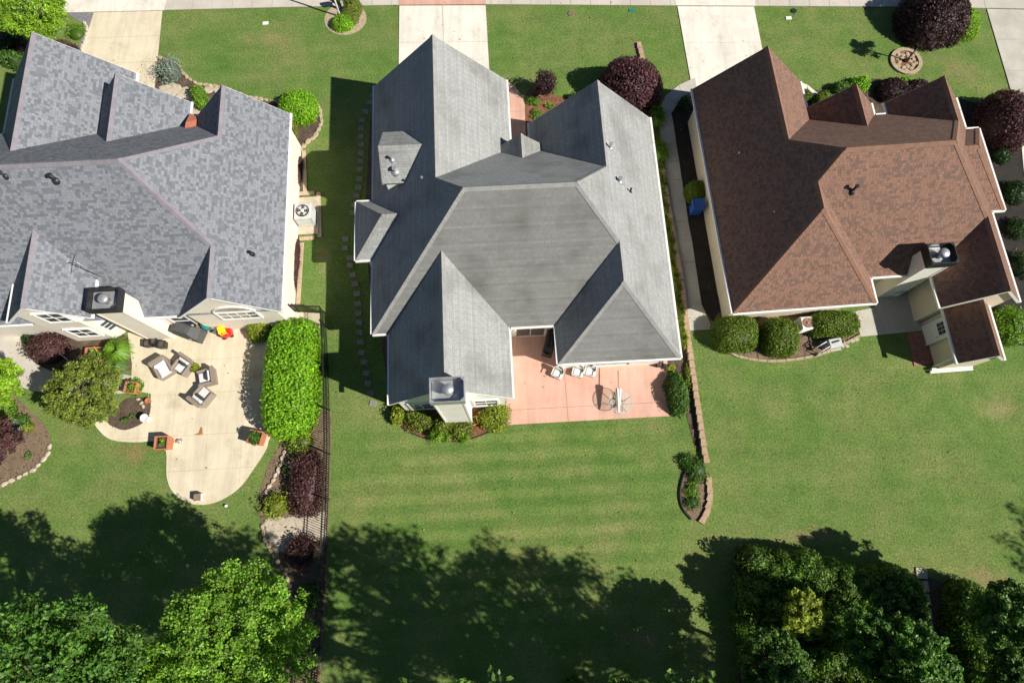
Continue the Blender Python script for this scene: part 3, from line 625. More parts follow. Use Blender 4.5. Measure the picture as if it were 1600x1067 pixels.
        if wall:
            i = (inset or s.ov) + .004 * s.k; s.k += 1; wb = ae - sg * 1.0 if wback is None else wback; we = end - sg * (i if hip else .13); p = (zr - ze) / half
            m = MB(); zt = ze - .02; hw = half - i; zs = ze + p * i - .16; za = zr - .17
            L_, R_ = c - hw, c + hw
            if hip: prof = [(L_, wz), (R_, wz), (R_, zt - .1), (L_, zt - .1)]
            else: prof = [(L_, wz), (R_, wz), (R_, zs), (c, za), (L_, zs)]
            k = len(prof); v = [tr(a, wb, z) for a, z in prof] + [tr(a, we, z) for a, z in prof]
            m.add(v, [tuple(range(k)), tuple(range(2 * k - 1, k - 1, -1))] + [(j, (j + 1) % k, k + (j + 1) % k, k + j) for j in range(k)])
            m.build('wall', M[wm or s.wall], s.root)
    def body(s, x0, x1, y0, y1, h):
        i = s.ov + .004 * s.k; s.k += 1
        MB().box(((x0 + x1) / 2, (y0 + y1) / 2, h / 2), (x1 - x0 - 2 * i, y1 - y0 - 2 * i, h)).build('wall', M[s.wall], s.root)
    def gutter(s, a, b):
        a, b = Vector(a), Vector(b); t = (b - a).normalized(); out = t.cross(Vector((0, 0, 1)))
        MB().box((a + b) / 2 + out * .055 + Vector((0, 0, -.075)), ((b - a).length, .11, .12), math.atan2(t.y, t.x)).build('gutter', M['white'], s.root)
    def window(s, c, w, h, ang, cols=2, rows=2, arch=False):
        """ang: direction the window faces, in the house frame"""
        fr = empty('window', c, ang + math.pi / 2); fr.parent = s.root
        m = MB(); b = .09
        for x in (-1, 1): m.box((x * (w / 2 + b / 2), -.01, 0), (b, .1, h + 2 * b))
        for z in (-1, 1): m.box((0, -.012, z * (h / 2 + b / 2)), (w, .1, b))
        m.build('frame', M['white'], fr)
        for i in range(cols):
            for j in range(rows):
                MB().box((-w / 2 + (i + .5) * w / cols, .0, -h / 2 + (j + .5) * h / rows), (w / cols - .035, .04, h / rows - .035)).build('pane', M['glass'], fr)
        m = MB()
        for i in range(1, cols): m.box((-w / 2 + i * w / cols, -.012, 0), (.04, .05, h))
        for j in range(1, rows): m.box((0, -.015, -h / 2 + j * h / rows), (w, .05, .04))
        if cols > 1 or rows > 1: m.build('muntin', M['white'], fr)
        if arch:
            k = 12; m = MB(); v = [(math.cos(math.pi * q / k) * r_, y, h / 2 + .09 + math.sin(math.pi * q / k) * r_ * .75) for y in (-.06, .04) for r_ in (w / 2 + b, w / 2) for q in range(k + 1)]
            n_ = k + 1; f = []
            for q in range(k): f += [(q, q + 1, n_ + q + 1, n_ + q), (q, 2 * n_ + q, 2 * n_ + q + 1, q + 1), (n_ + q, n_ + q + 1, 3 * n_ + q + 1, 3 * n_ + q)]
            m.add(v, f).build('arch_frame', M['white'], fr)
            for q in range(3):
                a0, a1 = math.pi * q / 3 + .03, math.pi * (q + 1) / 3 - .03
                pl = [(0, h / 2 + .1)] + [(math.cos(a0 + (a1 - a0) * t / 5) * w / 2, h / 2 + .1 + math.sin(a0 + (a1 - a0) * t / 5) * w / 2 * .75) for t in range(6)]
                MB().add([(x, -.01, z) for x, z in pl] + [(x, .03, z) for x, z in pl], [tuple(range(7)), tuple(range(13, 6, -1))]).build('pane', M['glass'], fr)
        return fr
    def chimney(s, x0, x1, y0, y1, zt, sh, mat, shroud):
        ch = empty('chimney', ((x0 + x1) / 2, (y0 + y1) / 2, 0)); ch.parent = s.root; w, d = x1 - x0, y1 - y0
        MB().box((0, 0, zt / 2), (w, d, zt)).build('chase', M[mat], ch)
        for x in (-1, 1): MB().box((x * (w / 2 - .03), -d / 2 - .008, zt / 2), (.09, .03, zt - .02)).build('corner_board', M[mat], ch)
        m = MB(); o = .06; H = sh; t = .04
        # open metal shroud: low wall with bevelled corners and a lip
        for (cx, cy, sx, sy) in ((0, -d / 2 - o, w + 2 * o, t), (0, d / 2 + o, w + 2 * o, t)): m.box((cx, cy, zt + H / 2 - .1), (sx + .04, sy, H))
        for (cx, cy, sx, sy) in ((-w / 2 - o, 0, t, d + 2 * o - t), (w / 2 + o, 0, t, d + 2 * o - t)): m.box((cx, cy, zt + H / 2 - .1), (sx, sy, H))
        c_ = .2
        for x in (-1, 1):
            for y in (-1, 1):
                X, Y = x * (w / 2 + o), y * (d / 2 + o)
                m.prism([(X, Y), (X - x * c_, Y), (X, Y - y * c_)], zt + H - .13, zt + H - .1 + .004)
        m.build('shroud', M[shroud], ch)
        MB().box((0, 0, zt + .03), (w + .02, d + .02, .05)).build('top_plate', M['galv'], ch)
        MB().lathe([(.17, 0), (.17, H * .55), (.24, H * .57), (.25, H * .8), (.2, H * .92), (.02, H * .98)], (.05, 0, zt + .05), 18).build('flue_cap', M['galv'], ch)
        return ch
    def vent(s, x, y, z, h=.35, r=.05, mat='galv', flash=True):
        m = MB(); m.tube([(x, y, z - .15), (x, y, z + h)], r, 10); m.tube([(x, y, z + h), (x, y, z + h + .05)], [r * 1.7, r * 1.5], 10)
        o = m.build('vent_pipe', M[mat], s.root)
        if flash: MB().lathe([(r * 3, -.12), (r * 2.2, .03), (r * 1.1, .09)], (x, y, z), 12).build('flashing', M[mat], o)

# grey house in the middle
h = House('grey_roofed_house', (0, 14), 3.0, 'b', 'cream house with a complex plain grey shingle roof and a terracotta patio behind', 'siding_pale')
p, W, E_, S, N_ = .985, -7.22, 7.97, -4.8, 5.3
h.hip(W, E_, S, N_, 3, p, (.62, .61, .585), (0, 3.015, 3.33, 3.70)); h.body(W, E_, S, N_, 2.9)
zf = lambda half: 3 + p * half
h.wing('y', -3.52, 3.70, 3, zf(3.70), 9.7, N_, N_ - 3.70)
h.wing('y', 4.64, 3.33, 3, zf(3.33), 6.85, N_, N_ - 3.33)
h.wing('y', -3.4, 2.98, 3, zf(2.98), -8.4, S, S + 2.98)
h.wing('y', 4.955, 3.015, 3, zf(3.015), -6.8, S, S + 3.015, hip=True, dirt=(.66, .655, .64))
h.wing('x', .87, 1.65, 3, zf(1.65), -8.1, W, W + 1.65, hip=True)
h.wing('y', .73, 1.6, 3.06, 4.5, 5.2, N_ - .06 / p, N_ - 1.5 / p, sides=('n', 'n'), wall=False)
h.wing('x', 3.85, 1.45, 5.0, 6.0, -6.35, W + 2 / p, W + 3 / p, wz=3.6, wback=-4.6, inset=.1, sides=('n', 'n'))
for a, b in (((W, 5.3, 3), (W, 2.58, 3)), ((W, -.85, 3), (W, S, 3)), ((W, S, 3), (-6.44, S, 3)), ((-.36, S, 3), (1.88, S, 3)), ((E_, S, 3), (E_, N_, 3)), ((1.3, N_, 3), (.2, N_, 3))): h.gutter(a, b)
h.chimney(-3.9, -2.55, -9.05, -8.12, 6.25, .62, 'siding_pale', 'galv')
for x in (-5.0, -1.75): h.window((x, -8.29, 1.55), 1.1, 1.5, -math.pi / 2, 2, 2)
h.window((.75, -4.46, 1.15), 1.5, 2.0, -math.pi / 2, 2, 1)
h.window((4.9, -6.46, 1.4), 1.8, 1.3, -math.pi / 2, 3, 2)
RZ = lambda y: 3 + p * (y - S)
h.vent(-5.75, 3.3, 5.62, .3, .05); h.vent(-5.65, 2.85, 5.3, .28, .08); h.vent(-4.25, 2.0, 5.7, .35, .04)
h.vent(5.0, 3.2, 3 + p * 2.97, .4, .055); h.vent(5.35, 1.55, 3 + p * 2.62, .32, .07); h.vent(5.95, 1.3, 3 + p * 2.02, .25, .035, 'black')
m = MB(); m.tube([(7.75, -6.55, 2.85), (7.6, -6.46, 2.7), (7.62, -6.43, .1)], .05, 6); m.build('downspout', M['white'], h.root)
m = MB(); m.tube([(-.5, -8.3, 2.9), (-.72, -8.1, 2.7), (-.72, -8.06, .1)], .05, 6); m.build('downspout', M['white'], h.root)
MIDDLE = h

# brown house on the right
h = House('brown_roofed_house', (18, 16), 4.4, 'c', 'cream house with a brown shingle roof, back chimney and small gabled lean-to', 'siding_tan', .5)
p, W, E_, S, N_ = .99, -7.3, 7.24, -4.15, 5.25
h.hip(W, E_, S, N_, 3, p, (1, 1, 1), (3.65, 2.02, 2.0, 3.05)); h.body(W, E_, S, N_, 2.9)
h.wing('y', -4.25, 3.05, 3, zf(3.05), 7.7, N_, N_ - 3.05)
h.wing('y', 5.24, 2.0, 3, zf(2.0), 6.0, N_, N_ - 2.0)
h.wing('y', .64, 1.8, 3, zf(1.8), 6.0, N_, N_ - 1.8)
h.wing('y', -3.65, 3.65, 3, zf(3.65), -5.53, S, S + 3.65, hip=True)
h.wing('y', 5.22, 2.02, 3, zf(2.02), -6.04, S, S + 2.02)
h.wing('x', 1.52, 2.46, 3, zf(2.46), 7.97, E_, E_ - 2.46, hip=True)
h.wing('y', 5.08, 1.18, 2.2, 3.42, -8.8, -5.6, -5.6, wback=-5.3, inset=.24)
for a, b in (((W, N_, 3), (W, S, 3)), ((.06, S, 3), (3.14, S, 3)), ((E_, S, 3), (E_, -1.0, 3)), ((E_, 4.04, 3), (E_, N_, 3)), ((3.18, N_, 3), (2.5, N_, 3))): h.gutter(a, b)
h.chimney(1.95, 3.12, -4.36, -3.45, 4.55, .55, 'siding_pale', 'charcoal')
h.window((-6.78, -1.2, 2.05), .8, .9, math.pi, 1, 2)
# back door of the lean-to
d = empty('door', (4.075, -6.75, 0), -math.pi / 2); d.parent = h.root
MB().box((0, -.01, 1.02), (.92, .05, 2.02)).build('door_panel', M['white'], d)
m = MB()
for x in (-.51, .51): m.box((x, -.02, 1.05), (.1, .09, 2.1))
m.box((0, -.02, 2.1), (.92, .09, .1)); m.build('door_frame', M['white'], d)
for i in range(3):
    for j in range(2): MB().box((-.22 + i * .22, -.045, 1.35 + j * .3), (.19, .02, .26)).build('pane', M['glass'], d)
MB().lathe([(.01, 0), (.035, .02), (.035, .05), (.01, .07)], (.36, -.06, 1.0), 10).build('door_handle', M['galv'], d)
for k in range(2): MB().box((4.95, -8.66 - .13 * k, .22 - .1 * k), (2.25 + .1 * k, .13, .1), 0, None, .02).build('back_step', M['siding_pale'], h.root)
m = MB(); m.tube([(4.02, -6.1, 2.1), (4.02, -6.1, .1)], .05, 6); m.tube([(3.98, -8.45, 2.1), (4.02, -8.5, .1)], .05, 6); m.build('downspout', M['white'], h.root)
h.vent(-6.1, 2.6, 3 + p * 1.2, .26, .035, 'darkgrey'); h.vent(-5.3, -1.2, 3 + p * 2.0, .2, .025, 'darkgrey'); h.vent(-1.9, -.9, 3 + p * (3.25), .45, .06, 'black')
RIGHT = h

# slate house on the left
h = House('slate_roofed_house', (-17, 15), 3.3, 'a', 'cream house with a mottled slate grey shingle roof and a large cream patio', 'siding', .32)
p, W, E_, S, N_ = .975, -11.4, 5.06, -5.2, 5.86
h.hip(W, E_, S, N_, 3, p, (1, 1, 1), (0, 2.55, 2.6, 0)); h.body(W, E_, S, N_, 2.9)
h.wing('y', 2.46, 2.6, 3, zf(2.6), 6.25, N_, N_ - 2.6)
h.wing('y', -3.07, 2.6, 3, zf(2.6), 7.3, N_, N_ - 2.6)
h.wing('y', -7.1, 3.4, 3, zf(3.4), 9.4, N_, N_ - 3.4)
h.wing('y', 2.51, 2.55, 3, zf(2.55), -5.3, S, S + 2.55)
h.wing('y', -5.4, 1.95, 4.5, 6.3, -5.62, S + 1.5 / p, S + 3.3 / p, wall=False, sides=('e', 'e'))
# two-storey wing with a chamfered corner
k0 = [(-7.05, -5.3), (-4.95, -5.3), (-3.78, -4.35), (-3.78, -2.5), (-7.05, -2.5)]
q = MB(); tops = [4.5 + .15, 6.22 - .88 * .45 - .18, 4.5 + .1, 4.5 + .1, 4.5 + .1]
q.add([(x, y, 0) for x, y in k0] + [(x, y, z) for (x, y), z in zip(k0, tops)] + [(-5.4, -5.3, 6.0), (-5.4, -2.5, 6.0)],
      [(0, 1, 6, 10, 5), (1, 2, 7, 6), (2, 3, 8, 7), (3, 4, 9, 11, 8), (4, 0, 5, 9), (6, 7, 8, 11, 10), (5, 10, 11, 9)]); q.build('wall', M['siding'], h.root)
h.window((-5.75, -5.33, 1.5), 1.15, 1.15, -math.pi / 2, 2, 2); h.window((-5.55, -5.33, 4.0), 1.15, 1.2, -math.pi / 2, 2, 2)
ca = math.atan2(-1.17, .95)
for z in (1.5, 3.75): h.window((-4.35, -4.85, z), .85, 1.0, ca, 2, 3)
h.slope([(-4.0, -5.05, 2.5), (-3.05, -4.75, 2.5), (-3.05, -4.3, 2.95), (-3.8, -4.3, 2.95)], 'nnnn')
for a, b in (((-3.3, S, 3), (-.06, S, 3)), ((E_, S, 3), (E_, N_, 3)), ((W, S, 3), (-7.4, S, 3))): h.gutter(a, b)
h.chimney(-3.08, -1.78, -5.5, -4.55, 4.95, .5, 'siding', 'charcoal')
h.window((2.75, -5.19, 2.5), 1.9, .95, -math.pi / 2, 4, 2, arch=True)
h.window((-.75, -4.9, 1.3), .9, 1.6, -math.pi / 2, 1, 2)
h.vent(-5.6, .0, 3 + p * 5.2, .28, .05, 'charcoal'); h.vent(-3.5, -.2, 3 + p * 5.0, .38, .07, 'charcoal'); h.vent(3.9, -2.6, 3 + p * 1.2, .2, .05, 'black')
m = MB(); m.tube([(-3.1, -3.6, 4.4), (-3.1, -3.6, 6.4)], .02, 6)
for k, z in enumerate((6.3, 6.1, 5.9)): m.box((-3.1, -3.6, z), (.5 - .1 * k, .02, .02))
m.box((-3.1, -3.6, 6.2), (.02, 1.0, .02)); m.build('aerial', M['galv'], h.root)
# brick porch gable between the two front wings
MB().add([(-.55, 4.6, 3.25), (.25, 5.25, 3.25), (.25, 6.0, 3.25), (-.3, 6.4, 3.25), (-.1, 5.3, 3.95)], [(0, 1, 4), (1, 2, 4), (2, 3, 4), (3, 0, 4)]).build('porch_cap', M['brick'], h.root)
m = MB()
for x, y in ((-.35, 6.7), (-.8, 6.95)): m.box((x, y, 1.3), (.22, .22, 2.6))
m.build('porch_column', M['white'], h.root)
LEFT = h

# ------------------------------------------------------------------ foliage
def cards(P, D, size, tint, aspect=.55):
    """one kite-shaped leaf per point, facing roughly along D"""
    n = len(P); q_ = np.sin(P @ np.array((5.1, 3.3, 4.2)) + 1.3) + np.sin(P @ np.array((-2.7, 4.9, 1.9)) + .4) + np.sin(P @ np.array((11., -7., 9.)))
    tint = tint * (1 + .085 * q_)[:, None]; D = D + RNG.normal(0, .6, (n, 3)); D /= np.linalg.norm(D, axis=1)[:, None] + 1e-9
    T = np.cross(D, RNG.normal(0, 1, (n, 3))); T /= np.linalg.norm(T, axis=1)[:, None] + 1e-9; B = np.cross(D, T)
    s = (size * RNG.uniform(.7, 1.3, n))[:, None]
    V = np.stack([P - T * s, P + B * s * aspect + D * s * .12, P + T * s, P - B * s * aspect + D * s * .12], 1)
    return V.reshape(-1, 3), np.repeat(tint, 4, 0)
def quads_mesh(name, V, T, extra=None):
    k = len(V) // 4; me = bpy.data.meshes.new(name); me.vertices.add(k * 4); me.vertices.foreach_set('co', V.reshape(-1).astype(np.float32))
    me.loops.add(k * 4); me.loops.foreach_set('vertex_index', np.arange(k * 4, dtype=np.int32))
    me.polygons.add(k); me.polygons.foreach_set('loop_start', (np.arange(k) * 4).astype(np.int32)); me.polygons.foreach_set('loop_total', np.full(k, 4, np.int32))
    at = me.attributes.new('tint', 'FLOAT_COLOR', 'POINT'); at.data.foreach_set('color', np.concatenate([T, np.ones((k * 4, 1))], 1).reshape(-1).astype(np.float32))
    me.polygons.foreach_set('use_smooth', np.zeros(k, bool)); me.materials.append(M['leaf']); me.update(); return me
def shade(n, c, c2=None, v=.22):
    c = np.array(c)[None]; r = RNG.random((n, 1))
    base = c if c2 is None else np.where(r < .5, c, np.array(c2)[None])
    return base * (1 - v + 2 * v * RNG.random((n, 1))) * (1 + RNG.normal(0, .05, (n, 3)))
def shell_points(n, a, b, c, k=2.0, inner=.72, bumps=0, amp=.12, base=0.0, seed=None):
    """points in the outer layer of a (super)ellipsoid standing on the ground; bumps make the outline uneven"""
    rng = np.random.default_rng(seed) if seed is not None else RNG
    dirs = rng.normal(0, 1, (max(bumps, 1), 3)); dirs /= np.linalg.norm(dirs, axis=1)[:, None]; am = rng.uniform(-1, 1, max(bumps, 1)) * amp
    out = []; tot = 0
    while tot < n:
        q = rng.uniform(-1.2, 1.2, (n * 5, 3)); q[:, 2] = np.where(q[:, 2] < base, np.abs(q[:, 2]), q[:, 2])
        r = (np.abs(q) ** k).sum(1) ** (1 / k)
        if bumps:
            d = q / (np.linalg.norm(q, axis=1)[:, None] + 1e-9); lim = 1 + (np.exp(-((1 - d @ dirs.T) / .08)) * am[None]).sum(1)
        else: lim = 1.0
        ok = (r < lim) & (r > lim * inner); out.append(q[ok]); tot += ok.sum()
    q = np.concatenate(out)[:n]
    P = q * np.array((a, b, c)); D = np.sign(q) * np.abs(q) ** (k - 1) / np.array((a, b, c)); D /= np.linalg.norm(D, axis=1)[:, None] + 1e-9
    return P, D
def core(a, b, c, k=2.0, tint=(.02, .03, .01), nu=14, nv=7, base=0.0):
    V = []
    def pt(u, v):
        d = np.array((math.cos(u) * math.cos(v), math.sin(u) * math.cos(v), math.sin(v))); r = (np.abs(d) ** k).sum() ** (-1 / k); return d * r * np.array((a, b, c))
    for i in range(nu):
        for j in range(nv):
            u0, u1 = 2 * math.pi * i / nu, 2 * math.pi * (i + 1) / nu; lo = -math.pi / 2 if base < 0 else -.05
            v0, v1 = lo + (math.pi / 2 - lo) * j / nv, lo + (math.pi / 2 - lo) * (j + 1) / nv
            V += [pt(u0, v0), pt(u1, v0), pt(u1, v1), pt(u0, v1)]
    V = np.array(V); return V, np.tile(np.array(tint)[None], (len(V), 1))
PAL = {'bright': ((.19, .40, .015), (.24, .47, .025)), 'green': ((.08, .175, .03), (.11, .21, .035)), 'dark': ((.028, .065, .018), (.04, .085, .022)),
       'olive': ((.17, .23, .035), (.21, .26, .04)), 'yellow': ((.30, .36, .035), (.24, .32, .035)), 'purple': ((.095, .042, .052), (.14, .06, .068)), 'deep': ((.05, .028, .032), (.075, .038, .042)),
       'maroon': ((.135, .058, .062), (.105, .055, .046)), 'blue': ((.26, .33, .27), (.34, .41, .34)), 'fresh': ((.14, .28, .025), (.20, .35, .035)), 'lime': ((.27, .44, .03), (.22, .38, .03)),
       'hedge': ((.12, .20, .022), (.165, .235, .03)), 'ivy': ((.095, .205, .032), (.16, .255, .045)), 'tree': ((.15, .31, .028), (.22, .38, .04)), 'deeptree': ((.07, .17, .024), (.105, .225, .03))}
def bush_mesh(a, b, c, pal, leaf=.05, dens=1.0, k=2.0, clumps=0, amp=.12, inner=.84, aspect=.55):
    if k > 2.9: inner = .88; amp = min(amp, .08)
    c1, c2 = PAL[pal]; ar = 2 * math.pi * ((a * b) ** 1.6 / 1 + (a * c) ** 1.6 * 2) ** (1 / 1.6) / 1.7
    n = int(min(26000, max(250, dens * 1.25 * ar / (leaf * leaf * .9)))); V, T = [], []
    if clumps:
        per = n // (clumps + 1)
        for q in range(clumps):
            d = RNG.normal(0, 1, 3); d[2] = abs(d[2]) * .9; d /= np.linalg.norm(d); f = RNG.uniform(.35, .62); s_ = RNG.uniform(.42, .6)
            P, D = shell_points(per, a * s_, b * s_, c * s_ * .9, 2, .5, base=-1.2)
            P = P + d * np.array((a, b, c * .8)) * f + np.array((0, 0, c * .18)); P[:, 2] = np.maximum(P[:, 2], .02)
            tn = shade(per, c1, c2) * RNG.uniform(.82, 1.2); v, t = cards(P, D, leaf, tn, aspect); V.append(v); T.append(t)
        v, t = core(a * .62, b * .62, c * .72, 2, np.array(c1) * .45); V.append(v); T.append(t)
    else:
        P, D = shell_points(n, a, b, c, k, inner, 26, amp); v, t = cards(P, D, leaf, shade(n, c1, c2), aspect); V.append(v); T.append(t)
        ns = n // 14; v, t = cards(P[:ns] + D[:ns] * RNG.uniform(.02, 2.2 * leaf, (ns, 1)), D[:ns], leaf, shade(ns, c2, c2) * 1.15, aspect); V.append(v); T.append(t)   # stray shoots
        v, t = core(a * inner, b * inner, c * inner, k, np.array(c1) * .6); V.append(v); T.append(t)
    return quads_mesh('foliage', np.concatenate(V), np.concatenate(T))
def bush(name, px, py, rx, ry, h, pal, label, leaf=.05, k=2.0, clumps=0, cat='shrub', group=None, rz=0.0, dens=1.0, amp=.12, zf_=.45, stems=True, trunk=0.0, mesh=None, aspect=.55):
    """px, py: where its middle is seen; rx, ry, h in metres"""
    p = g(px, py, trunk + h * zf_); root = empty(name, (p.x, p.y, 0), rz, label, cat, group)
    me = mesh or bush_mesh(rx, ry, h, pal, leaf, dens, k, clumps, amp, aspect=aspect)
    link('foliage', me, root, (0, 0, trunk))
    if stems:
        m = MB()
        for q in range(5 if trunk else 3):
            t = q * 2.1; m.tube([(.05 * math.cos(t), .05 * math.sin(t), -.02), (.12 * rx * math.cos(t), .12 * ry * math.sin(t), trunk * .6 + .1 * h), (.38 * rx * math.cos(t), .38 * ry * math.sin(t), trunk + h * .45)], [.035, .028, .012], 6)
        m.build('stem', M['bark'], root)
    return root
def tree_meshes(R_, H, zc, pal, leaf=.11, nclump=40, per=420, seed=1, flat=.75, droop=0.0, gap=.36, aspect=.6, inner=0.1):
    """crown of many leafy sprays pointing up and outwards, uneven at the edge, with gaps between them"""
    rng = np.random.default_rng(seed); V, T = [], []; cl = []
    c1, c2 = PAL[pal]
    lob = rng.normal(0, 1, (9, 3)); lob /= np.linalg.norm(lob, axis=1)[:, None]; la = rng.uniform(-.38, .26, 9)
    for q in range(nclump):
        d = rng.normal(0, 1, 3); d[2] = d[2] if d[2] > 0 or rng.random() < .55 else -d[2]; d /= np.linalg.norm(d); f = max(rng.uniform(.3, 1.0) ** .4 * .92, inner) * (1 + (np.exp(-(1 - lob @ d) / .25) * la).sum())
        cpt = d * np.array((R_, R_, R_ * flat)) * f; cpt[2] += zc; s_ = R_ * rng.uniform(gap * .5, gap)
        ax = d * np.array((1, 1, .4)) + np.array((0, 0, .55)) + rng.normal(0, .3, 3); ax /= np.linalg.norm(ax)
        t_ = rng.beta(1.4, 1.1, per); rad = s_ * 1.0 * (1.15 - t_) ** .6 * np.sqrt(rng.random(per)); th = rng.uniform(0, 2 * math.pi, per)
        e1 = np.cross(ax, (.3, .5, .8)); e1 /= np.linalg.norm(e1); e2 = np.cross(ax, e1)
        P = cpt + rng.normal(0, .16 * s_, (per, 3)) + (t_ * 1.9 - .9)[:, None] * s_ * ax + (rad * np.cos(th))[:, None] * e1 + (rad * np.sin(th))[:, None] * e2
        P[:, 2] -= droop * ((P[:, 0] - cpt[0]) ** 2 + (P[:, 1] - cpt[1]) ** 2)
        D = np.array((0, 0, .75)) + (P - cpt) / s_ * .45; tn = shade(per, c1, c2, .38) * rng.uniform(.72, 1.28); v, t = cards(P, D, leaf, tn, aspect); V.append(v); T.append(t); cl.append(cpt)
    fol = quads_mesh('crown', np.concatenate(V), np.concatenate(T))
    m = MB(); r0 = .022 * H; m.tube([(0, 0, -.1), (.03 * H * .3, 0, zc * .45), (0, .05, zc), (0.05, 0, zc + R_ * flat * .55)], [r0, r0 * .75, r0 * .45, r0 * .12], 9)
    tr = m.mesh('trunk', M['bark']); lm = MB()
    for cpt in cl[::max(2, len(cl) // 40)]:
        zb = zc * rng.uniform(.5, .95); e = Vector(cpt); mid = Vector((e.x * .45, e.y * .45, zb + (e.z - zb) * .6)); lm.tube([(0, 0, zb), mid, e], [r0 * .4, r0 * .22, r0 * .06], 6)
    return fol, tr, lm.mesh('limb', M['bark'])
def tree(name, meshes, loc, label, rz=0, s=1.0, group=None, cat='tree'):
    root = empty(name, (loc[0], loc[1], 0), rz, label, cat, group)
    for nm, me in zip(('crown', 'trunk', 'limbs'), meshes): link(nm, me, root)
    root.scale = (s, s, s); return root

# --- front yards
conifer = tree_meshes(2.3, 5, 2.9, 'lime', .09, 240, 95, 3, .8, .3, .2, .28)
tree('weeping_tree', conifer, g(48, 22, 2.6), 'bright lime feathery tree beside the left driveway corner', .4)
bush('grassy_clump', 117, 50, .75, .75, .5, 'fresh', 'low bright green grassy mound between the lime tree and the gravel strip', .07, clumps=7, aspect=.25)
bush('maroon_shrub', 103, 74, .9, .55, .7, 'maroon', 'small maroon shrub tucked against the slate roof by the driveway', .05, clumps=6)
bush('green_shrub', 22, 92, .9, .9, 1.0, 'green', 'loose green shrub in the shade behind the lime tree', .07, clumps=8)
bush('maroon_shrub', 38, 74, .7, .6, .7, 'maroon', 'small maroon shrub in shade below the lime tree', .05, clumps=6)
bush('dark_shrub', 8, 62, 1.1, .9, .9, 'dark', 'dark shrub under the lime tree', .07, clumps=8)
r = bush('blue_conifer', 262, 106, 1.0, 1.05, 1.2, 'blue', 'silvery blue weeping conifer in the stone edged front bed', .11, clumps=12, aspect=.18, zf_=.5)
bush('clipped_shrub', 312, 152, .42, .8, .8, 'fresh', 'small green clipped shrub beside the grey flagstone walk', .05, 3, rz=.35)
bush('round_shrub', 463, 165, 1.22, 1.15, 1.35, 'bright', 'large round bright green shrub at the front corner of the slate house', .055, 2.4)
bush('clipped_shrub', 454, 200, .4, .7, .7, 'olive', 'small yellowish shrub between the round shrub and the cream wall', .05, 2.4)
bush('small_shrub', 462, 231, .22, .22, .3, 'fresh', 'tiny green shrub at the end of the paver strip', .04, 2)
bush('maroon_hedge', 464, 266, .3, 1.05, .5, 'maroon', 'narrow maroon hedge between the cream wall and air conditioner', .045, 3)
bush('maroon_hedge', 458, 415, .32, 1.75, .5, 'maroon', 'long narrow maroon hedge between the air conditioner and black fence', .045, 3)
# curved hedge and lamp at the kerb
hp = g(540, 28); hr = empty('curved_hedge', hp, 0, 'curved clipped hedge wrapped around the lamp post by the sidewalk', 'hedge')
V, T = [], []
for px, py, a_, h_ in ((534, 42, .62, .6), (541, 40, .62, .62), (548, 32, .62, .65), (552, 20, .62, .7), (549, 8, .62, .75), (541, 2, .6, .75), (532, 0, .55, .75)):
    P, D = shell_points(1500, a_, a_, h_, 2.3, .74, 20, .1); q = g(px, py - 2) - hp; P = P + np.array((q.x, q.y, 0)); v, t = cards(P, D, .05, shade(1500, *PAL['olive' if h_ > .62 else 'bright'])); V.append(v); T.append(t)
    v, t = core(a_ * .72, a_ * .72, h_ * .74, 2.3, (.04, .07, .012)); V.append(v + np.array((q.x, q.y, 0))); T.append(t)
link('foliage', quads_mesh('foliage', np.concatenate(V), np.concatenate(T)), hr)
sheet('kerb_bed', [(hp.x + 1.35 * math.cos(t * .3) + .0, hp.y + 1.25 * math.sin(t * .3) - .1) for t in range(21)], M['stone'], 0.016)
lp0 = g(532, 27); lamp = empty('lamp_post', lp0, 0, 'grey lamp post standing inside the curved hedge by the sidewalk', 'lamp post')
MB().lathe([(.12, 0), (.12, .12), (.07, .2), (.055, .5), (.05, 3.6)], seg=12).build('post', M['greymetal'], lamp)
MB().lathe([(.07, 3.6), (.16, 3.7), (.2, 4.05), (.22, 4.1), (.05, 4.3)], seg=8, smooth=False).build('lantern', M['charcoal'], lamp)
mbx = empty('mailbox', g(538, 17), .2, 'grey mailbox on a post enclosed by the curved hedge', 'mailbox')
MB().box((0, 0, .5), (.12, .12, 1.0)).build('post', M['greymetal'], mbx)
m = MB(); m.prism([(-.26, -.14), (.26, -.14), (.26, .14), (-.26, .14)], 1.0, 1.18); m.tube([(-.26, 0, 1.18), (.26, 0, 1.18)], .14, 12); m.build('box', M['charcoal'], mbx)
MB().box((.27, 0, 1.15), (.02, .22, .24)).build('door_flap', M['white'], mbx)
# middle front
r = bush('purple_standard_shrub', 852, 126, .78, .78, 1.25, 'deep', 'small dark purple shrub on bare stems in the mulched front bed', .055, clumps=14, zf_=.5, trunk=.7)
bush('purple_bush', 985, 132, 1.95, 1.85, 2.5, 'purple', 'big round purple bush in front of the grey house', .07, 2.2, zf_=.45, amp=.1, dens=1.1)
for px, py, s_, lab in ((834, 156, .5, 'low green plant between the entry walk and the purple standard shrub'), (838, 178, .42, 'low green plant in the red mulch beside the entry walk'), (858, 166, .3, 'tiny pale green plant under the purple standard shrub')):
    bush('green_plant', px, py, s_, s_, s_ * .8, 'fresh', lab, .06, clumps=6, aspect=.3)
bush('green_shrub', 896, 152, .5, .5, .5, 'dark', 'small dark shrub in the shadow left by the purple bush', .05, clumps=5)
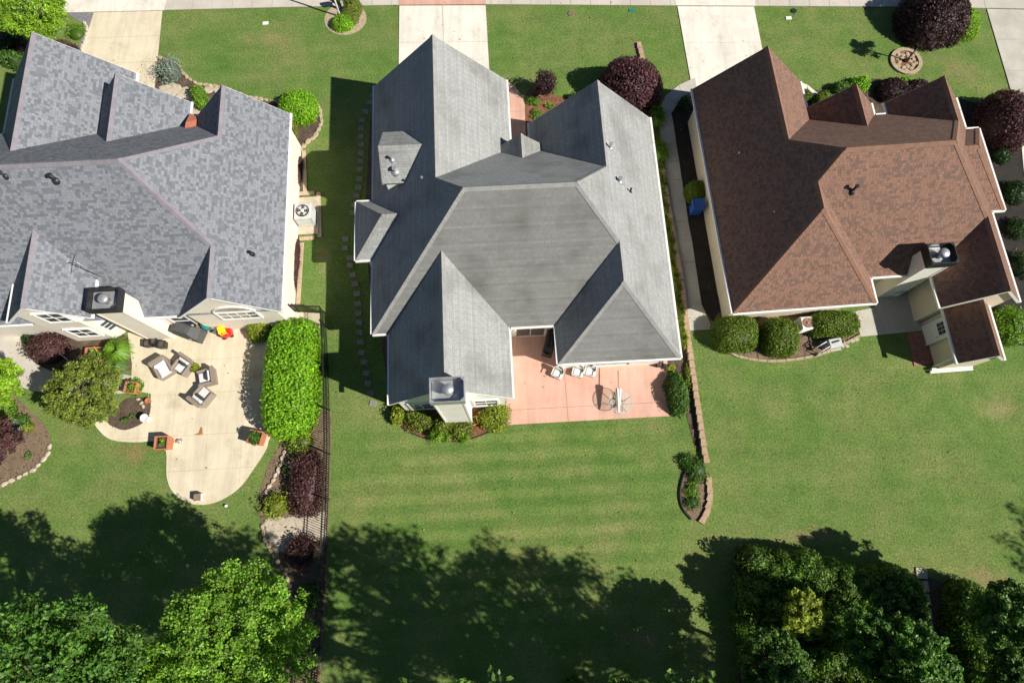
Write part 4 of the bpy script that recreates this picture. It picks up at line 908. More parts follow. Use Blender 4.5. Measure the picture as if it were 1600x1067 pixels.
# grassy border beside the grey house
def tuft_mesh(n, rad, hgt, pal, seed):
    rng = np.random.default_rng(seed); V, T = [], []
    for q in range(n):
        a = rng.uniform(0, 2 * math.pi); r_ = rad * rng.uniform(.55, 1.0); b = np.array((rng.uniform(-.07, .07), rng.uniform(-.07, .07), 0)); e = b + np.array((math.cos(a) * r_, math.sin(a) * r_, hgt * rng.uniform(.25, .6))); mi = b + np.array((math.cos(a) * r_ * .45, math.sin(a) * r_ * .45, hgt * rng.uniform(.8, 1.0)))
        w = np.array((-math.sin(a), math.cos(a), 0)) * .014; V += [b - w, b + w, mi + w, mi - w, mi - w, mi + w, e + w * .3, e - w * .3]; T += [shade(1, *PAL[pal])[0]] * 8
    return quads_mesh('blades', np.array(V), np.array(T))
TUFTS = [tuft_mesh(110, .34, .38, 'yellow', 1), tuft_mesh(110, .34, .38, 'olive', 2), tuft_mesh(130, .4, .45, 'fresh', 3)]
bl = [g2(*q) for q in ((1023, 195), (1029, 250), (1035, 300), (1042, 350), (1050, 400), (1058, 455), (1064, 500), (1069, 540))]
for i, (q, a) in enumerate(along(bl, .36)):
    o = link('grass_tuft', TUFTS[i % 2], None, (q.x + random.uniform(-.1, .1) - .06, q.y, 0), random.uniform(0, 6)); o.scale = (random.uniform(.8, 1.15),) * 3
    tag(o, 'yellow green grass tuft in the row behind the tan block wall', 'grass tuft', 'grass tufts along the block wall')
for px, py in ((1024, 183), (1026, 192), (1027, 236), (1030, 245)):
    o = link('grass_tuft', TUFTS[2], None, g(px, py), px); o.scale = (1.7,) * 3; tag(o, 'big green grass tuft at the corner under the purple bush' if py < 200 else 'big green grass tuft halfway along the side walk', 'grass tuft', 'big grass tufts by the side walk' if py > 200 else 'big grass tufts under the purple bush')
# right front
bush('dark_shrub', 1074, 160, .55, .6, .8, 'dark', 'dark shrub in shade between the curved walk and the brown roof', .06, clumps=8)
bush('round_shrub', 1087, 298, .68, .7, 1.0, 'hedge', 'round green shrub against the shaded wall by the blue bin', .05, 2.2)
bush('white_flowers', 1086, 209, .3, .3, .35, 'blue', 'pale flowering plant in the shaded dark mulch by the brown house wall', .05, clumps=4)
for px, py, a_, hh, pal, lab in ((1259, 149, .42, .6, 'hedge', 'small green shrub at the end of the front door walk'), (1286, 153, .55, .75, 'hedge', 'round green shrub between the door walk and the small front gable'), (1316, 138, .62, .75, 'green', 'dark green round shrub in front of the small middle gable'), (1345, 130, .62, .75, 'bright', 'bright green round shrub beyond the small middle gable'), (1396, 140, 1.0, .95, 'deep', 'wide dark purple shrub between the two right front gables'), (1432, 138, .75, .85, 'deep', 'dark purple shrub behind the right front gable'), (1413, 128, .4, .5, 'bright', 'small bright shrub peeping between two dark purple shrubs')):
    bush('front_shrub', px, py, a_, a_ * .85, hh, pal, lab, .055, 2.2)
bush('purple_bush', 1465, 22, 2.15, 2.0, 2.5, 'deep', 'huge dark purple bush near the sidewalk in front of the brown house', .07, 2.2, zf_=.45, dens=1.1)
bush('bright_shrub', 1503, 34, 1.1, 1.3, .9, 'lime', 'bright lime shrub tucked behind the huge purple bush', .055, 2.3)
bush('purple_bush', 1578, 182, 1.65, 1.75, 2.2, 'purple', 'big purple bush beside the right corner of the brown house', .07, 2.2)
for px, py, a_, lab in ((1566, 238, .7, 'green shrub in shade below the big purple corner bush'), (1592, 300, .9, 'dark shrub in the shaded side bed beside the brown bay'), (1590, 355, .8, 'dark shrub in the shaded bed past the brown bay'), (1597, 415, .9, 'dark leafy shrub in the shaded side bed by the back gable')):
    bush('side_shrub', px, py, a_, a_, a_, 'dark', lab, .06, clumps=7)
bush('leafy_shrub', 1584, 508, 1.15, 1.35, 1.5, 'fresh', 'loose yellow green shrub behind the gabled lean-to', .07, clumps=12)
st = tree_meshes(.75, 2.6, 2.2, 'deep', .06, 16, 120, 9, .8, 0, .4)
tree('thin_tree', st, g(1415, 97), 'thin little purple leaved tree rising from the round stone ring', 1.0, 1.0)
bush('small_shrub', 1417, 94, .22, .2, .3, 'deep', 'little dark shrub at the centre of the round stone ring', .04, clumps=4)
# right back hedges
bush('clipped_hedge', 1150, 521, 1.22, 1.0, 1.35, 'hedge', 'rounded clipped hedge at the corner between the side walk and brown house', .05, 3.0, cat='hedge', rz=.1)
bush('clipped_hedge', 1220, 526, 1.0, 1.05, 1.3, 'hedge', 'clipped hedge between two others, just left of the rusty air conditioner', .05, 3.2, cat='hedge', rz=-.1)
bush('clipped_hedge', 1303, 506, 1.42, .72, 1.2, 'hedge', 'long clipped hedge between the rusty air conditioner and back patio', .05, 3.2, cat='hedge', rz=.05)
# middle back bed
for px, py, a_, b_, hh, pal, lab in ((622, 647, .38, .5, .8, 'yellow', 'small yellow green shrub at the shaded corner of the chimney bed'), (656, 655, .68, .6, .8, 'olive', 'yellow green shrub left of the white chimney base'), (693, 664, .5, .55, .7, 'olive', 'small loose shrub in front of the white chimney base'), (723, 668, .55, .55, .7, 'olive', 'loose shrub beside the yellow tub in the chimney bed'), (773, 648, .8, .78, 1.0, 'yellow', 'full yellow green shrub between the chimney bed and terracotta patio')):
    bush('garden_shrub', px, py, a_ * 1.25, b_ * 1.25, hh * 1.1, pal, lab, .055, clumps=16, dens=1.3)
for px, py, s_, lab in ((682, 681, 1.1, 'dark strappy plant at the lawn edge left of the yellow tub'), (697, 684, .8, 'small strappy plant at the front edge of the chimney bed'), (725, 684, .9, 'strappy plant at the lawn edge below the yellow tub')):
    o = link('strappy_plant', TUFTS[2], None, g(px, py), px); o.scale = (s_ * 1.2,) * 3; tag(o, lab, 'plant')
bush('patio_shrub', 1058, 614, .56, 1.2, 1.1, 'green', 'tall oval green shrub at the edge of the terracotta patio', .06, 2.4, rz=.1, amp=.2)
bush('patio_shrub', 1049, 576, .28, .28, .5, 'yellow', 'small yellow green shrub by the black pot at the patio corner', .05, clumps=5)
bush('border_plants', 1075, 590, .3, .9, .3, 'olive', 'low straggly plants between the oval shrub and block wall', .05, clumps=8)
for px, py, s_, pal, lab in ((1089, 733, .62, 'green', 'spreading grey green plant at the top of the teardrop bed'), (1083, 765, .38, 'fresh', 'bright green plant in the middle of the teardrop bed'), (1082, 784, .36, 'green', 'dark green plant near the tip of the teardrop bed'), (1074, 722, .4, 'green', 'small plant spilling over the edging of the teardrop bed')):
    bush('bed_plant', px, py, s_ * 1.35, s_ * 1.35, s_ * .95, pal, lab, .06, clumps=10, aspect=.3, dens=1.2)
# --- left garden
bush('big_hedge', 452, 586, 1.45, 3.25, 2.1, 'bright', 'very large rounded bright green hedge beside the cream patio and fence', .075, 3.4, cat='hedge', zf_=.6, dens=1.15, amp=.05)
bush('yellow_shrub', 404, 510, .68, .8, 1.1, 'yellow', 'golden green shrub between the arched window and the big hedge', .05, 2.2)
bush('fence_shrub', 470, 690, .95, .75, .9, 'olive', 'loose olive shrub below the big hedge by the fence', .07, clumps=12)
bush('maroon_hedge', 480, 758, .82, 1.65, 1.0, 'maroon', 'long maroon hedge against the black fence above the flagstones', .06, 2.6, amp=.2)
bush('lime_shrub', 430, 790, .85, .85, 1.0, 'yellow', 'feathery lime shrub spilling over the stone edging', .09, clumps=12, aspect=.25)
bush('maroon_shrub', 468, 862, 1.0, .95, .9, 'maroon', 'spreading maroon shrub below the flagstones', .06, clumps=12)
bush('green_shrub', 482, 932, .55, .7, .8, 'green', 'rounded green shrub in the shaded fence bed', .06, 2.2)
bush('small_shrub', 462, 948, .38, .38, .4, 'dark', 'small dark shrub beside the rounded shrub in the fence bed', .05, clumps=5)
bush('small_shrub', 462, 1018, .34, .34, .4, 'green', 'small shrub near the low end of the fence bed', .05, clumps=5)
for px, py, s_, lab in ((448, 735, .32, 'small green plant in the bed beside the maroon hedge'), (452, 755, .3, 'little green plant halfway along the maroon hedge'), (456, 790, .28, 'little green plant at the lower end of the maroon hedge')):
    bush('green_plant', px, py, s_, s_, s_, 'green', lab, .05, clumps=4, aspect=.3)
bush('burgundy_shrub', 72, 546, 1.25, 1.1, 1.3, 'maroon', 'wide burgundy shrub in the bed under the stacked windows', .06, clumps=14, amp=.2)
bush('dark_shrub', 100, 578, .8, .5, .6, 'dark', 'dark low shrub in tree shade by the curved walk', .06, clumps=7)
bush('dark_shrub', 44, 527, .35, .45, .5, 'dark', 'small dark shrub beside the burgundy shrub and wall', .05, clumps=5)
o = link('ornamental_grass', tuft_mesh(520, .95, 1.0, 'fresh', 8), None, g(192, 552)); tag(o, 'tall green ornamental grass beside the wooden planter and patio', 'grass')
o = link('ornamental_grass', tuft_mesh(420, .8, .8, 'green', 9), None, g(188, 573)); tag(o, 'arching green grass at the inner corner of the cream patio', 'grass')
crape = tree_meshes(2.1, 3.6, 2.3, 'olive', .055, 300, 80, 21, .5, 0, .14)
tree('garden_tree', crape, g(136, 622, 1.9), 'broad olive green small tree spreading over the curved walk', .3)
bush('potted_shrub', 205, 603, .55, .55, .8, 'fresh', 'leafy green shrub in an orange planter at the patio corner', .06, clumps=9, zf_=.7)
lt = tree_meshes(1.6, 4, 2.4, 'lime', .06, 170, 95, 31, .8, 0, .18)
tree('lime_tree', lt, g(-14, 602, 2.2), 'bright lime green tree at the edge of the curved garden walk', 0)
bush('lime_shrub', 6, 640, .7, .7, .9, 'fresh', 'bright green shrub at the top of the brown corner bed', .07, clumps=8)
for px, py, s_, pal, lab in ((25, 664, .42, 'blue', 'white flowering shrub in the brown corner bed'), (35, 656, .45, 'green', 'green shrub behind the white flowering shrub'), (45, 667, .4, 'yellow', 'yellow green shrub in the brown corner bed'), (44, 711, .22, 'green', 'tiny green plant alone in the brown corner bed')):
    bush('bed_shrub', px, py, s_, s_, s_ * .9, pal, lab, .055, clumps=7)
mp = tree_meshes(1.7, 3, 1.7, 'maroon', .06, 190, 85, 41, .6, .1, .18)
tree('red_maple', mp, g(-12, 700, 1.4), 'dark red spreading maple in the brown corner bed', 0)
for px, py, s_, lab in ((207, 650, .2, 'small green plant in the mulch of the round patio bed'), (195, 655, .26, 'spiky green plant in the round patio bed'), (222, 649, .18, 'little plant by the white urn in the patio bed')):
    bush('green_plant', px, py, s_, s_, s_, 'green', lab, .05, clumps=4, aspect=.3)

# --- big trees and the dark evergreen mass at the back
TA = tree_meshes(3.9, 9.5, 6.2, 'tree', .06, 620, 95, 51, .55, 0, .115)
TB = tree_meshes(3.9, 9.5, 6.2, 'deeptree', .065, 560, 85, 52, .55, 0, .115)
TC = tree_meshes(3.9, 14, 10.6, 'green', .11, 190, 40, 53, .8, 0, .16)
tree('shade_tree', TA, g(330, 1018, 6.6), 'tall bright leafy tree over the back lawn beside the fence bed', .5)
tree('shade_tree', TB, g(62, 1128, 7.4), 'darker leafy tree at the back of the shaded left lawn', 1.7, 1.18)
for i, (x, y, s_) in enumerate(((-1.8, -9.0, 1.0), (5.2, -9.2, 1.06), (10.4, -8.9, .9), (9.6, -11.8, 1.05), (14.2, -9.9, .92), (20.5, -13.4, .95), (27.5, -13.2, .9), (35.0, -12.5, .95), (38.2, -7.2, .8))):
    tree('tall_tree', TC, (x, y + .45), 'tall leafy tree in the row beyond the shaded back lawns', i * 1.3, s_, 'tall trees beyond the back lawns')
def mass(name, outline, hgt, pal, label, n):
    pts = [g2(*q) for q in outline]; c = Vector((sum(q[0] for q in pts) / len(pts), sum(q[1] for q in pts) / len(pts)))
    xs, ys = [q[0] for q in pts], [q[1] for q in pts]; root = empty(name, (c.x, c.y, 0), 0, label, 'hedge'); V, T = [], []; k = 0
    def inside(x, y):
        r_ = False
        for (x0, y0), (x1, y1) in zip(pts, pts[1:] + pts[:1]):
            if (y0 > y) != (y1 > y) and x < (x1 - x0) * (y - y0) / (y1 - y0) + x0: r_ = not r_
        return r_
    while k < n:
        x, y = random.uniform(min(xs), max(xs)), random.uniform(min(ys), max(ys))
        if not inside(x, y): continue
        k += 1; s_ = random.uniform(.42, .7); hh = hgt * random.uniform(.9, 1.04)
        P, D = shell_points(620, s_, s_, hh, 2.4, .78, 12, .3); v, t = cards(P + np.array((x - c.x, y - c.y, 0)), D, .075, shade(620, *PAL[pal], .35) * random.uniform(.75, 1.25), .5); V.append(v); T.append(t)
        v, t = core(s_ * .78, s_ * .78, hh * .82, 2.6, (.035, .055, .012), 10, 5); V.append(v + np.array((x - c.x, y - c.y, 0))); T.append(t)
    link('foliage', quads_mesh('foliage', np.concatenate(V), np.concatenate(T)), root); return root
mass('evergreen_hedge', [(1158, 872), (1210, 862), (1280, 882), (1330, 900), (1380, 885), (1412, 900), (1416, 960), (1428, 1040), (1400, 1100), (1180, 1100), (1160, 1000)], 1.7, 'ivy', 'broad dark evergreen hedge mass at the back of the middle lawn', 460)
mass('evergreen_hedge', [(1482, 905), (1510, 930), (1545, 950), (1600, 965), (1660, 1000), (1660, 1100), (1510, 1100), (1484, 980)], 1.7, 'ivy', 'dark evergreen hedge on the far side of the narrow stone path', 230)
sheet('back_woodland_floor', smooth([g2(1180, 892), g2(1240, 878), g2(1330, 892), g2(1440, 897), g2(1520, 935), g2(1620, 972), g2(1800, 1010), g2(1900, 1200), g2(1150, 1200), g2(1178, 1000)], 4), M['mulch'], 0.008)
sp_ = empty('stone_path', (*g2(1445, 980), 0), 0, 'narrow stone slab path between the two dark evergreen hedges', 'path')
for k in range(9):
    q = g(1439 + k * 2.5, 895 + k * 21) - sp_.location; MB().box((q.x, q.y, .03), (.55, .5, .08), random.uniform(-.1, .1), None, .015).build('path_slab', M['flag'], sp_)
TS = [tree_meshes(1.25, 4.4, 3.2, 'yellow', .06, 130, 90, 61, .75, 0, .19), tree_meshes(1.5, 5.2, 3.9, 'deeptree', .065, 170, 95, 62, .75, 0, .18), tree_meshes(1.9, 6.2, 4.4, 'green', .07, 230, 100, 63, .75, 0, .16)]
for i, (px, py, z, k, s_, lab) in enumerate(((1263, 962, 3.4, 0, .95, 'small yellow green tree rising out of the broad evergreen hedge'), (1362, 1000, 3.8, 1, .95, 'small deep green tree between the yellow tree and stone path'), (1205, 1040, 4.4, 2, .85, 'leafy tree at the shaded corner of the broad evergreen hedge'), (1440, 1055, 4.4, 1, 1.15, 'dark leafy tree over the lower end of the stone path'), (1590, 975, 4.4, 2, 1.0, 'bright leafy tree over the far evergreen hedge'), (1600, 1075, 4.4, 2, .9, 'lower bright leafy tree beside the far evergreen hedge'), (1130, 1085, 2.2, 1, .55, 'low leafy sapling at the shaded back edge of the middle lawn'))):
    tree('back_tree', TS[k], g(px, py, z * s_ if k else z), lab, i * 1.1, s_)
bush('low_shrub', 900, 1075, .9, .6, .7, 'green', 'low green undergrowth at the back edge of the shaded middle lawn', .08, clumps=8)
bush('low_shrub', 985, 1078, .9, .5, .6, 'green', 'second patch of undergrowth next to the back edge of the shaded lawn', .08, clumps=8)

# ------------------------------------------------------------------ fence
fpx = [(436, 487), (509, 489), (512, 540), (515, 620), (516, 700), (514, 780), (511, 850), (506, 930), (501, 1000), (496, 1070), (488, 1160)]
fpt = [Vector(g2(*q)) for q in fpx]; f0 = fpt[0]
fence = empty('picket_fence', (f0.x, f0.y, 0), 0, 'black metal picket fence between the slate house garden and middle lawn', 'fence')
pick = MB().box((0, 0, .62), (.022, .022, 1.24)).mesh('picket', M['black']); post = MB().box((0, 0, .66), (.065, .065, 1.32)); post.lathe([(.05, 1.32), (.05, 1.36), (.01, 1.4)], seg=4); post = post.mesh('post', M['black'])
for q, a in along(fpt, .122): link('picket', pick, fence, (q.x - f0.x, q.y - f0.y, 0), a)
for q, a in along(fpt, 2.3): link('post', post, fence, (q.x - f0.x, q.y - f0.y, 0), a)
for z in (.18, 1.02, 1.16):
    MB().tube([(q.x - f0.x, q.y - f0.y, z) for q in fpt], .02, 4).build('rail', M['black'], fence)

# ------------------------------------------------------------------ air conditioners and utilities
def aircon(name, loc, rz, w, hgt, label, casing, fan):
    r_ = empty(name, loc, rz, label, 'air conditioner')
    MB().box((0, 0, hgt / 2), (w, w, hgt), 0, None, .05).build('casing', M[casing], r_)
    m = MB()
    for k in range(9):
        z = .12 + k * (hgt - .24) / 8
        for sx, sy, cx, cy in ((w * .8, .02, 0, -w / 2), (w * .8, .02, 0, w / 2), (.02, w * .8, -w / 2, 0), (.02, w * .8, w / 2, 0)): m.box((cx, cy, z), (sx, sy, .03))
    m.build('louvre', M[casing], r_)
    MB().lathe([(w * .40, hgt - .01), (w * .40, hgt + .012), (w * .36, hgt + .012), (w * .36, hgt + .004)], seg=24).build('fan_opening', M['charcoal' if fan == 'galv' else 'copper'], r_)
    m = MB()
    for k in range(4):
        a = k * math.pi / 2 + .3; m.add([(math.cos(a) * .05, math.sin(a) * .05, hgt + .02), (math.cos(a) * w * .34, math.sin(a) * w * .34, hgt + .014), (math.cos(a + .75) * w * .34, math.sin(a + .75) * w * .34, hgt + .03), (math.cos(a + .75) * .05, math.sin(a + .75) * .05, hgt + .03)], [(0, 1, 2, 3)])
    m.build('fan_blade', M['greymetal' if fan == 'galv' else 'copper'], r_)
    MB().lathe([(.09, hgt + .01), (.09, hgt + .05), (.03, hgt + .07)], seg=12).build('fan_hub', M['white' if fan == 'galv' else 'copper'], r_)
    m = MB()
    for k in range(3):
        rr_ = w * (.12 + .1 * k); m.tube([(rr_ * math.cos(t * .3), rr_ * math.sin(t * .3), hgt + .055) for t in range(22)], .006, 4)
    m.build('fan_guard', M['greymetal'], r_); return r_
ac = aircon('air_conditioner', g(481, 342, .1), AL, .95, 1.0, 'grey air conditioner on the pad beside the slate house', 'greymetal', 'galv'); ac.location.z = .1
m = MB(); m.tube([(-.45, -.3, .2), (-.6, -.45, .15), (-.8, -.35, .3), (-.95, -.2, .6)], .03, 6); m.build('hose', M['black'], ac)
aircon('air_conditioner', g(1252, 511), A4, .72, .8, 'white air conditioner with a rusty fan between clipped hedges', 'white', 'copper')
gen = empty('generator', g(1297, 540), A4 + .1, 'white metal generator box in the hedge bed by the kerb', 'generator')
MB().box((0, 0, .32), (.72, .5, .62), 0, None, .04).build('cabinet', M['greymetal'], gen); MB().box((0, .05, .64), (.42, .09, .03), .1).build('handle_slot', M['charcoal'], gen); MB().box((0, 0, .03), (1.0, .7, .06)).build('base', M['grey'], gen)
fr = empty('garden_cart', g(1279, 546), .5, 'small black and white wheeled frame next to the white generator box', 'cart')
m = MB(); m.tube([(-.35, -.15, .1), (-.3, -.15, .5), (.3, -.15, .6)], .025, 6); m.tube([(-.35, .15, .1), (-.3, .15, .5), (.3, .15, .6)], .025, 6); m.build('frame', M['white'], fr)
for x in (-.12, .06, .24):
    m = MB(); m.tube([(x, -.17, .52), (x + .02, .0, .56), (x, .17, .52)], .025, 6); m.build('crossbar', M['charcoal'], fr)
for y in (-.2, .2):
    MB().tube([(-.35, y - .03, .12), (-.35, y + .03, .12)], .12, 14).build('wheel', M['charcoal'], fr)
m = MB(); m.tube([(*g2(1262, 508), .3), (*g2(1263, 525), .05), (*g2(1268, 548), .05), (*g2(1280, 552), .05)], .025, 6); tag(m.build('hose', M['black']), 'thin black hose from the rusty air conditioner to the cart', 'hose')
bin_ = empty('wheelie_bin', g(1084, 332), A4 + math.pi / 2, 'blue plastic wheelie bin in the shaded dark mulch beside the round shrub', 'bin')
m = MB(); m.add([(x * w_, y * w_, z) for z, w_ in ((.06, .8), (1.0, 1.0)) for x, y in ((-.29, -.33), (.29, -.33), (.29, .33), (-.29, .33))], [(3, 2, 1, 0), (4, 5, 6, 7), (0, 1, 5, 4), (1, 2, 6, 5), (2, 3, 7, 6), (3, 0, 4, 7)]); m.build('body', M['blue'], bin_)
MB().box((0, 0, 1.03), (.64, .74, .06), 0, None, .02).build('lid', M['blue'], bin_); MB().tube([(-.25, .42, .98), (.25, .42, .98)], .025, 8).build('handle', M['charcoal'], bin_)
for x in (-.3, .3): MB().tube([(x - .03, .27, .1), (x + .03, .27, .1)], .1, 12).build('wheel', M['charcoal'], bin_)
for px, py, mt, lab in ((987, 17, 'teal', 'green utility lid set in the front lawn of the grey house'), (1240, 18, 'charcoal', 'round dark utility lid near the sidewalk of the brown house'), (1232, 29, 'white', 'white rectangular utility lid near the sidewalk of the brown house'), (415, 37, 'white', 'small white utility lid in the lawn of the slate house'), (892, 22, 'soil', 'brown round utility lid in the front lawn of the grey house')):
    o = MB().box((0, 0, .02), (.36, .22, .05), 0, None, .01).build('utility_lid', M[mt], None, g(px, py), .1) if mt in ('teal', 'white') else MB().lathe([(.2, -.01), (.2, .03), (.17, .04)], seg=16).build('utility_lid', M[mt], None, g(px, py))
    tag(o, lab, 'utility lid')

# ------------------------------------------------------------------ terracotta patio furniture
def patio_chair(name, px, py, rz, label):
    r_ = empty(name, g(px, py), rz, label, 'chair', 'white patio chairs')
    m = MB(); n_ = 12
    for k in range(n_ + 1):
        a = math.pi * (k / n_) ; x, y = .32 * math.cos(a), .30 * math.sin(a); hz = .62 + .26 * math.sin(a)
        m.v += [(x, y - .02, .36), (x * 1.1, y * 1.1 - .02, hz), (x * .93, y * .93 - .02, .36), (x * 1.02, y * 1.02 - .02, hz)]
    for k in range(n_):
        b = k * 4; m.f += [(b, b + 4, b + 5, b + 1), (b + 2, b + 3, b + 7, b + 6), (b + 1, b + 5, b + 7, b + 3)]; m.sm += [True] * 3
    m.build('backrest', M['canvas'], r_)
    MB().box((0, -.05, .36), (.58, .56, .05), 0, None, .02).build('seat', M['canvas'], r_)
    MB().box((0, -.05, .43), (.5, .48, .1), 0, None, .04).build('seat_cushion', M['cushion'], r_)
    MB().box((0, .17, .58), (.42, .1, .26), 0, None, .04).build('back_cushion', M['greymetal'], r_)
    for x in (-.31, .31): MB().box((x, -.15, .6), (.07, .36, .03), 0, None, .01).build('armrest', M['canvas'], r_)
    for x in (-.26, .26):
        for y in (-.28, .2): MB().tube([(x, y, .36), (x * 1.1, y * 1.1, 0.05)], .022, 6).build('leg', M['canvas'], r_)
    r_.scale = (.9, .9, .9); return r_
patio_chair('patio_chair', 871, 584, R(-25), 'white patio chair with a slatted back standing apart by the eave corner')
patio_chair('patio_chair', 902, 582, R(-15), 'white cushioned patio chair nearer the lone chair under the eave')
patio_chair('patio_chair', 921, 581, R(-15), 'white cushioned patio chair nearer the round table under the eave')
tbl = empty('round_table', g(966, 632), 0, 'round glass patio table with a thin white rim and metal legs', 'table')
m = MB(); m.tube([(.62 * math.cos(t * math.pi / 16), .62 * math.sin(t * math.pi / 16), .72) for t in range(33)], .015, 6, False); m.build('rim', M['greymetal'], tbl)
MB().lathe([(.60, .715), (.60, .725)], seg=32).build('glass_top', M['clearglass'], tbl)
for k in range(4):
    a = k * math.pi / 2 + .5; m = MB(); m.tube([(.58 * math.cos(a), .58 * math.sin(a), .70), (.25 * math.cos(a), .25 * math.sin(a), .5), (.2 * math.cos(a + .3), .2 * math.sin(a + .3), .3), (.42 * math.cos(a), .42 * math.sin(a), .045)], .018, 6); m.build('leg', M['charcoal'], tbl)
m = MB(); m.tube([(.2 * math.cos(t * math.pi / 8), .2 * math.sin(t * math.pi / 8), .3) for t in range(17)], .022, 6, False); m.build('leg_ring', M['charcoal'], tbl)
um = empty('closed_umbrella', g(966, 622, .8), R(-2), 'closed off-white umbrella lying across the round glass table', 'umbrella')
m = MB(); cz = 0; prof = [(-.78, .02), (-.72, .06), (-.3, .10), (.2, .15), (.42, .18), (.5, .15), (.52, .05)]; seg = 16
for y, r0 in prof:
    for k in range(seg):
        a = 2 * math.pi * k / seg; rr_ = r0 * (1.0 if k % 2 else .72); m.v.append((rr_ * math.cos(a), y, rr_ * math.sin(a) * .8 + .06))
for i in range(len(prof) - 1):
    for k in range(seg): m.f.append((i * seg + k, (i + 1) * seg + k, (i + 1) * seg + (k + 1) % seg, i * seg + (k + 1) % seg)); m.sm.append(False)
m.build('canopy', M['canvas'], um); MB().tube([(0, .45, .06), (0, 1.45, .05)], .022, 8).build('pole', M['timber'], um); MB().lathe([(.03, 0), (.03, .06), (.01, .08)], (0, -.8, .03), 8).build('finial', M['galv'], um)
gr = empty('covered_grill', g(858, 540, .4), R(75), 'black covered grill in the shade under the grey eave', 'grill')
m = MB(); m.add([(x, y, z) for z, sx, sy in ((0, .66, .28), (.7, .62, .27), (1.0, .42, .2), (1.1, .3, .1)) for x, y in ((-sx, -sy), (sx, -sy), (sx, sy), (-sx, sy))], [(i * 4 + k, i * 4 + (k + 1) % 4, i * 4 + 4 + (k + 1) % 4, i * 4 + 4 + k) for i in range(3) for k in range(4)] + [(12, 13, 14, 15)]); m.build('cover', M['black'], gr)
for x in (-.6, .6): MB().box((x, 0, .72), (.2, .3, .03)).build('side_shelf', M['black'], gr)
def cube_pot(px, py, s_, rz, label, mat='charcoal', group=None, plant=None):
    r_ = empty('planter', g(px, py), rz, label, 'planter', group); m = MB(); t = .04
    m.add([(x * k, y * k, z) for z, k in ((0, .82), (s_ * 1.05, 1), (s_ * 1.05, .84), (s_ * .85, .82)) for x, y in ((-s_ / 2, -s_ / 2), (s_ / 2, -s_ / 2), (s_ / 2, s_ / 2), (-s_ / 2, s_ / 2))], [(i * 4 + k, i * 4 + (k + 1) % 4, i * 4 + 4 + (k + 1) % 4, i * 4 + 4 + k) for i in range(3) for k in range(4)]); m.build('pot', M[mat], r_)
    MB().box((0, 0, s_ * .86), (s_ * .8, s_ * .8, .03)).build('soil', M['mulch'], r_)
    if plant: link('foliage', plant, r_, (0, 0, s_ * .85))
    return r_
cube_pot(1029, 570, .36, .05, 'small square black pot at the house corner of the terracotta patio', 'black')
ty = empty('yellow_tub', g(736, 660), .3, 'yellow rectangular tub among the shrubs of the chimney bed', 'tub')
m = MB(); m.add([(x * k, y * k, z) for z, k in ((0, .85), (.28, 1), (.28, .9), (.2, .88)) for x, y in ((-.36, -.22), (.36, -.22), (.36, .22), (-.36, .22))], [(i * 4 + k, i * 4 + (k + 1) % 4, i * 4 + 4 + (k + 1) % 4, i * 4 + 4 + k) for i in range(3) for k in range(4)]); m.build('tub', M['yellow'], ty); MB().box((0, 0, .2), (.6, .36, .03)).build('soil', M['mulch'], ty)

# ------------------------------------------------------------------ cream patio furniture
def lounge(px, py, rz, label, pillow):
    r_ = empty('wicker_armchair', g(px, py), rz, label, 'armchair', 'wicker armchairs')
    MB().box((0, 0, .17), (.86, .86, .30), 0, None, .03).build('base', M['wicker'], r_)
    m = MB(); m.add([(x, y, z) for z, y0, y1 in ((.32, .26, .45), (.82, .38, .55)) for x, y in ((-.43, y0), (.43, y0), (.43, y1), (-.43, y1))], [(3, 2, 1, 0), (4, 5, 6, 7), (0, 1, 5, 4), (1, 2, 6, 5), (2, 3, 7, 6), (3, 0, 4, 7)]); m.build('backrest', M['wicker'], r_)
    for x in (-.37, .37): MB().box((x, -.05, .46), (.13, .74, .28), 0, None, .03).build('armrest', M['wicker'], r_)
    MB().box((0, -.07, .39), (.6, .66, .14), 0, None, .05).build('seat_cushion', M['cushion'], r_)
    MB().box((0, .24, .58), (.58, .15, .34), 0, Matrix.Identity(4), .05).build('back_cushion', M['cushion'], r_)
    if pillow: MB().box((0, .08, .54), (.52 if pillow == 1 else .34, .13, .26), 0, None, .04).build('pillow', M['darkcushion'], r_)
    for x in (-.38, .38):
        for y in (-.38, .38): MB().box((x, y, .012), (.06, .06, .07)).build('foot', M['charcoal'], r_)
lounge(262, 579, R(35), 'wicker armchair with a plain white cushion and no pillow', 0)
lounge(292, 574, R(-32), 'wicker armchair with one charcoal pillow beside the small potted plant', 2)
lounge(328, 592, R(-75), 'wicker armchair turned sideways below the small potted plant', 2)
lounge(322, 621, R(145), 'wicker armchair with a wide charcoal pillow facing the other three', 1)
FM = bush_mesh(.3, .3, .4, 'yellow', .05, 1, 2, 5)
FG = bush_mesh(.42, .42, .5, 'green', .06, 1, 2, 7)
FS = bush_mesh(.2, .2, .28, 'fresh', .045, 1, 2, 4)
cube_pot(310, 578, .34, .3, 'small pot with a yellow green plant between two wicker armchairs', 'charcoal', None, FM)
cube_pot(244, 535, .38, .1, 'dark square empty pot on the patio nearest the chimney', group='dark square pots'); cube_pot(236, 539, .40, .15, 'dark square empty pot at the left of the three, by the bay wall', group='dark square pots'); cube_pot(258, 541, .42, .05, 'dark square empty pot nearest the wicker armchairs', group='dark square pots')
cube_pot(407, 686, .72, -.2, 'orange square planter with a dark leafy shrub by the hedge end', 'clay', None, FG)
cube_pot(263, 694, .7, .05, 'orange wooden planter with small green plants at the lawn edge', 'clay', None, FS)
cube_pot(251, 690, .3, .3, 'small dark pot with a leafy plant beside the orange planter', 'charcoal', None, FS)
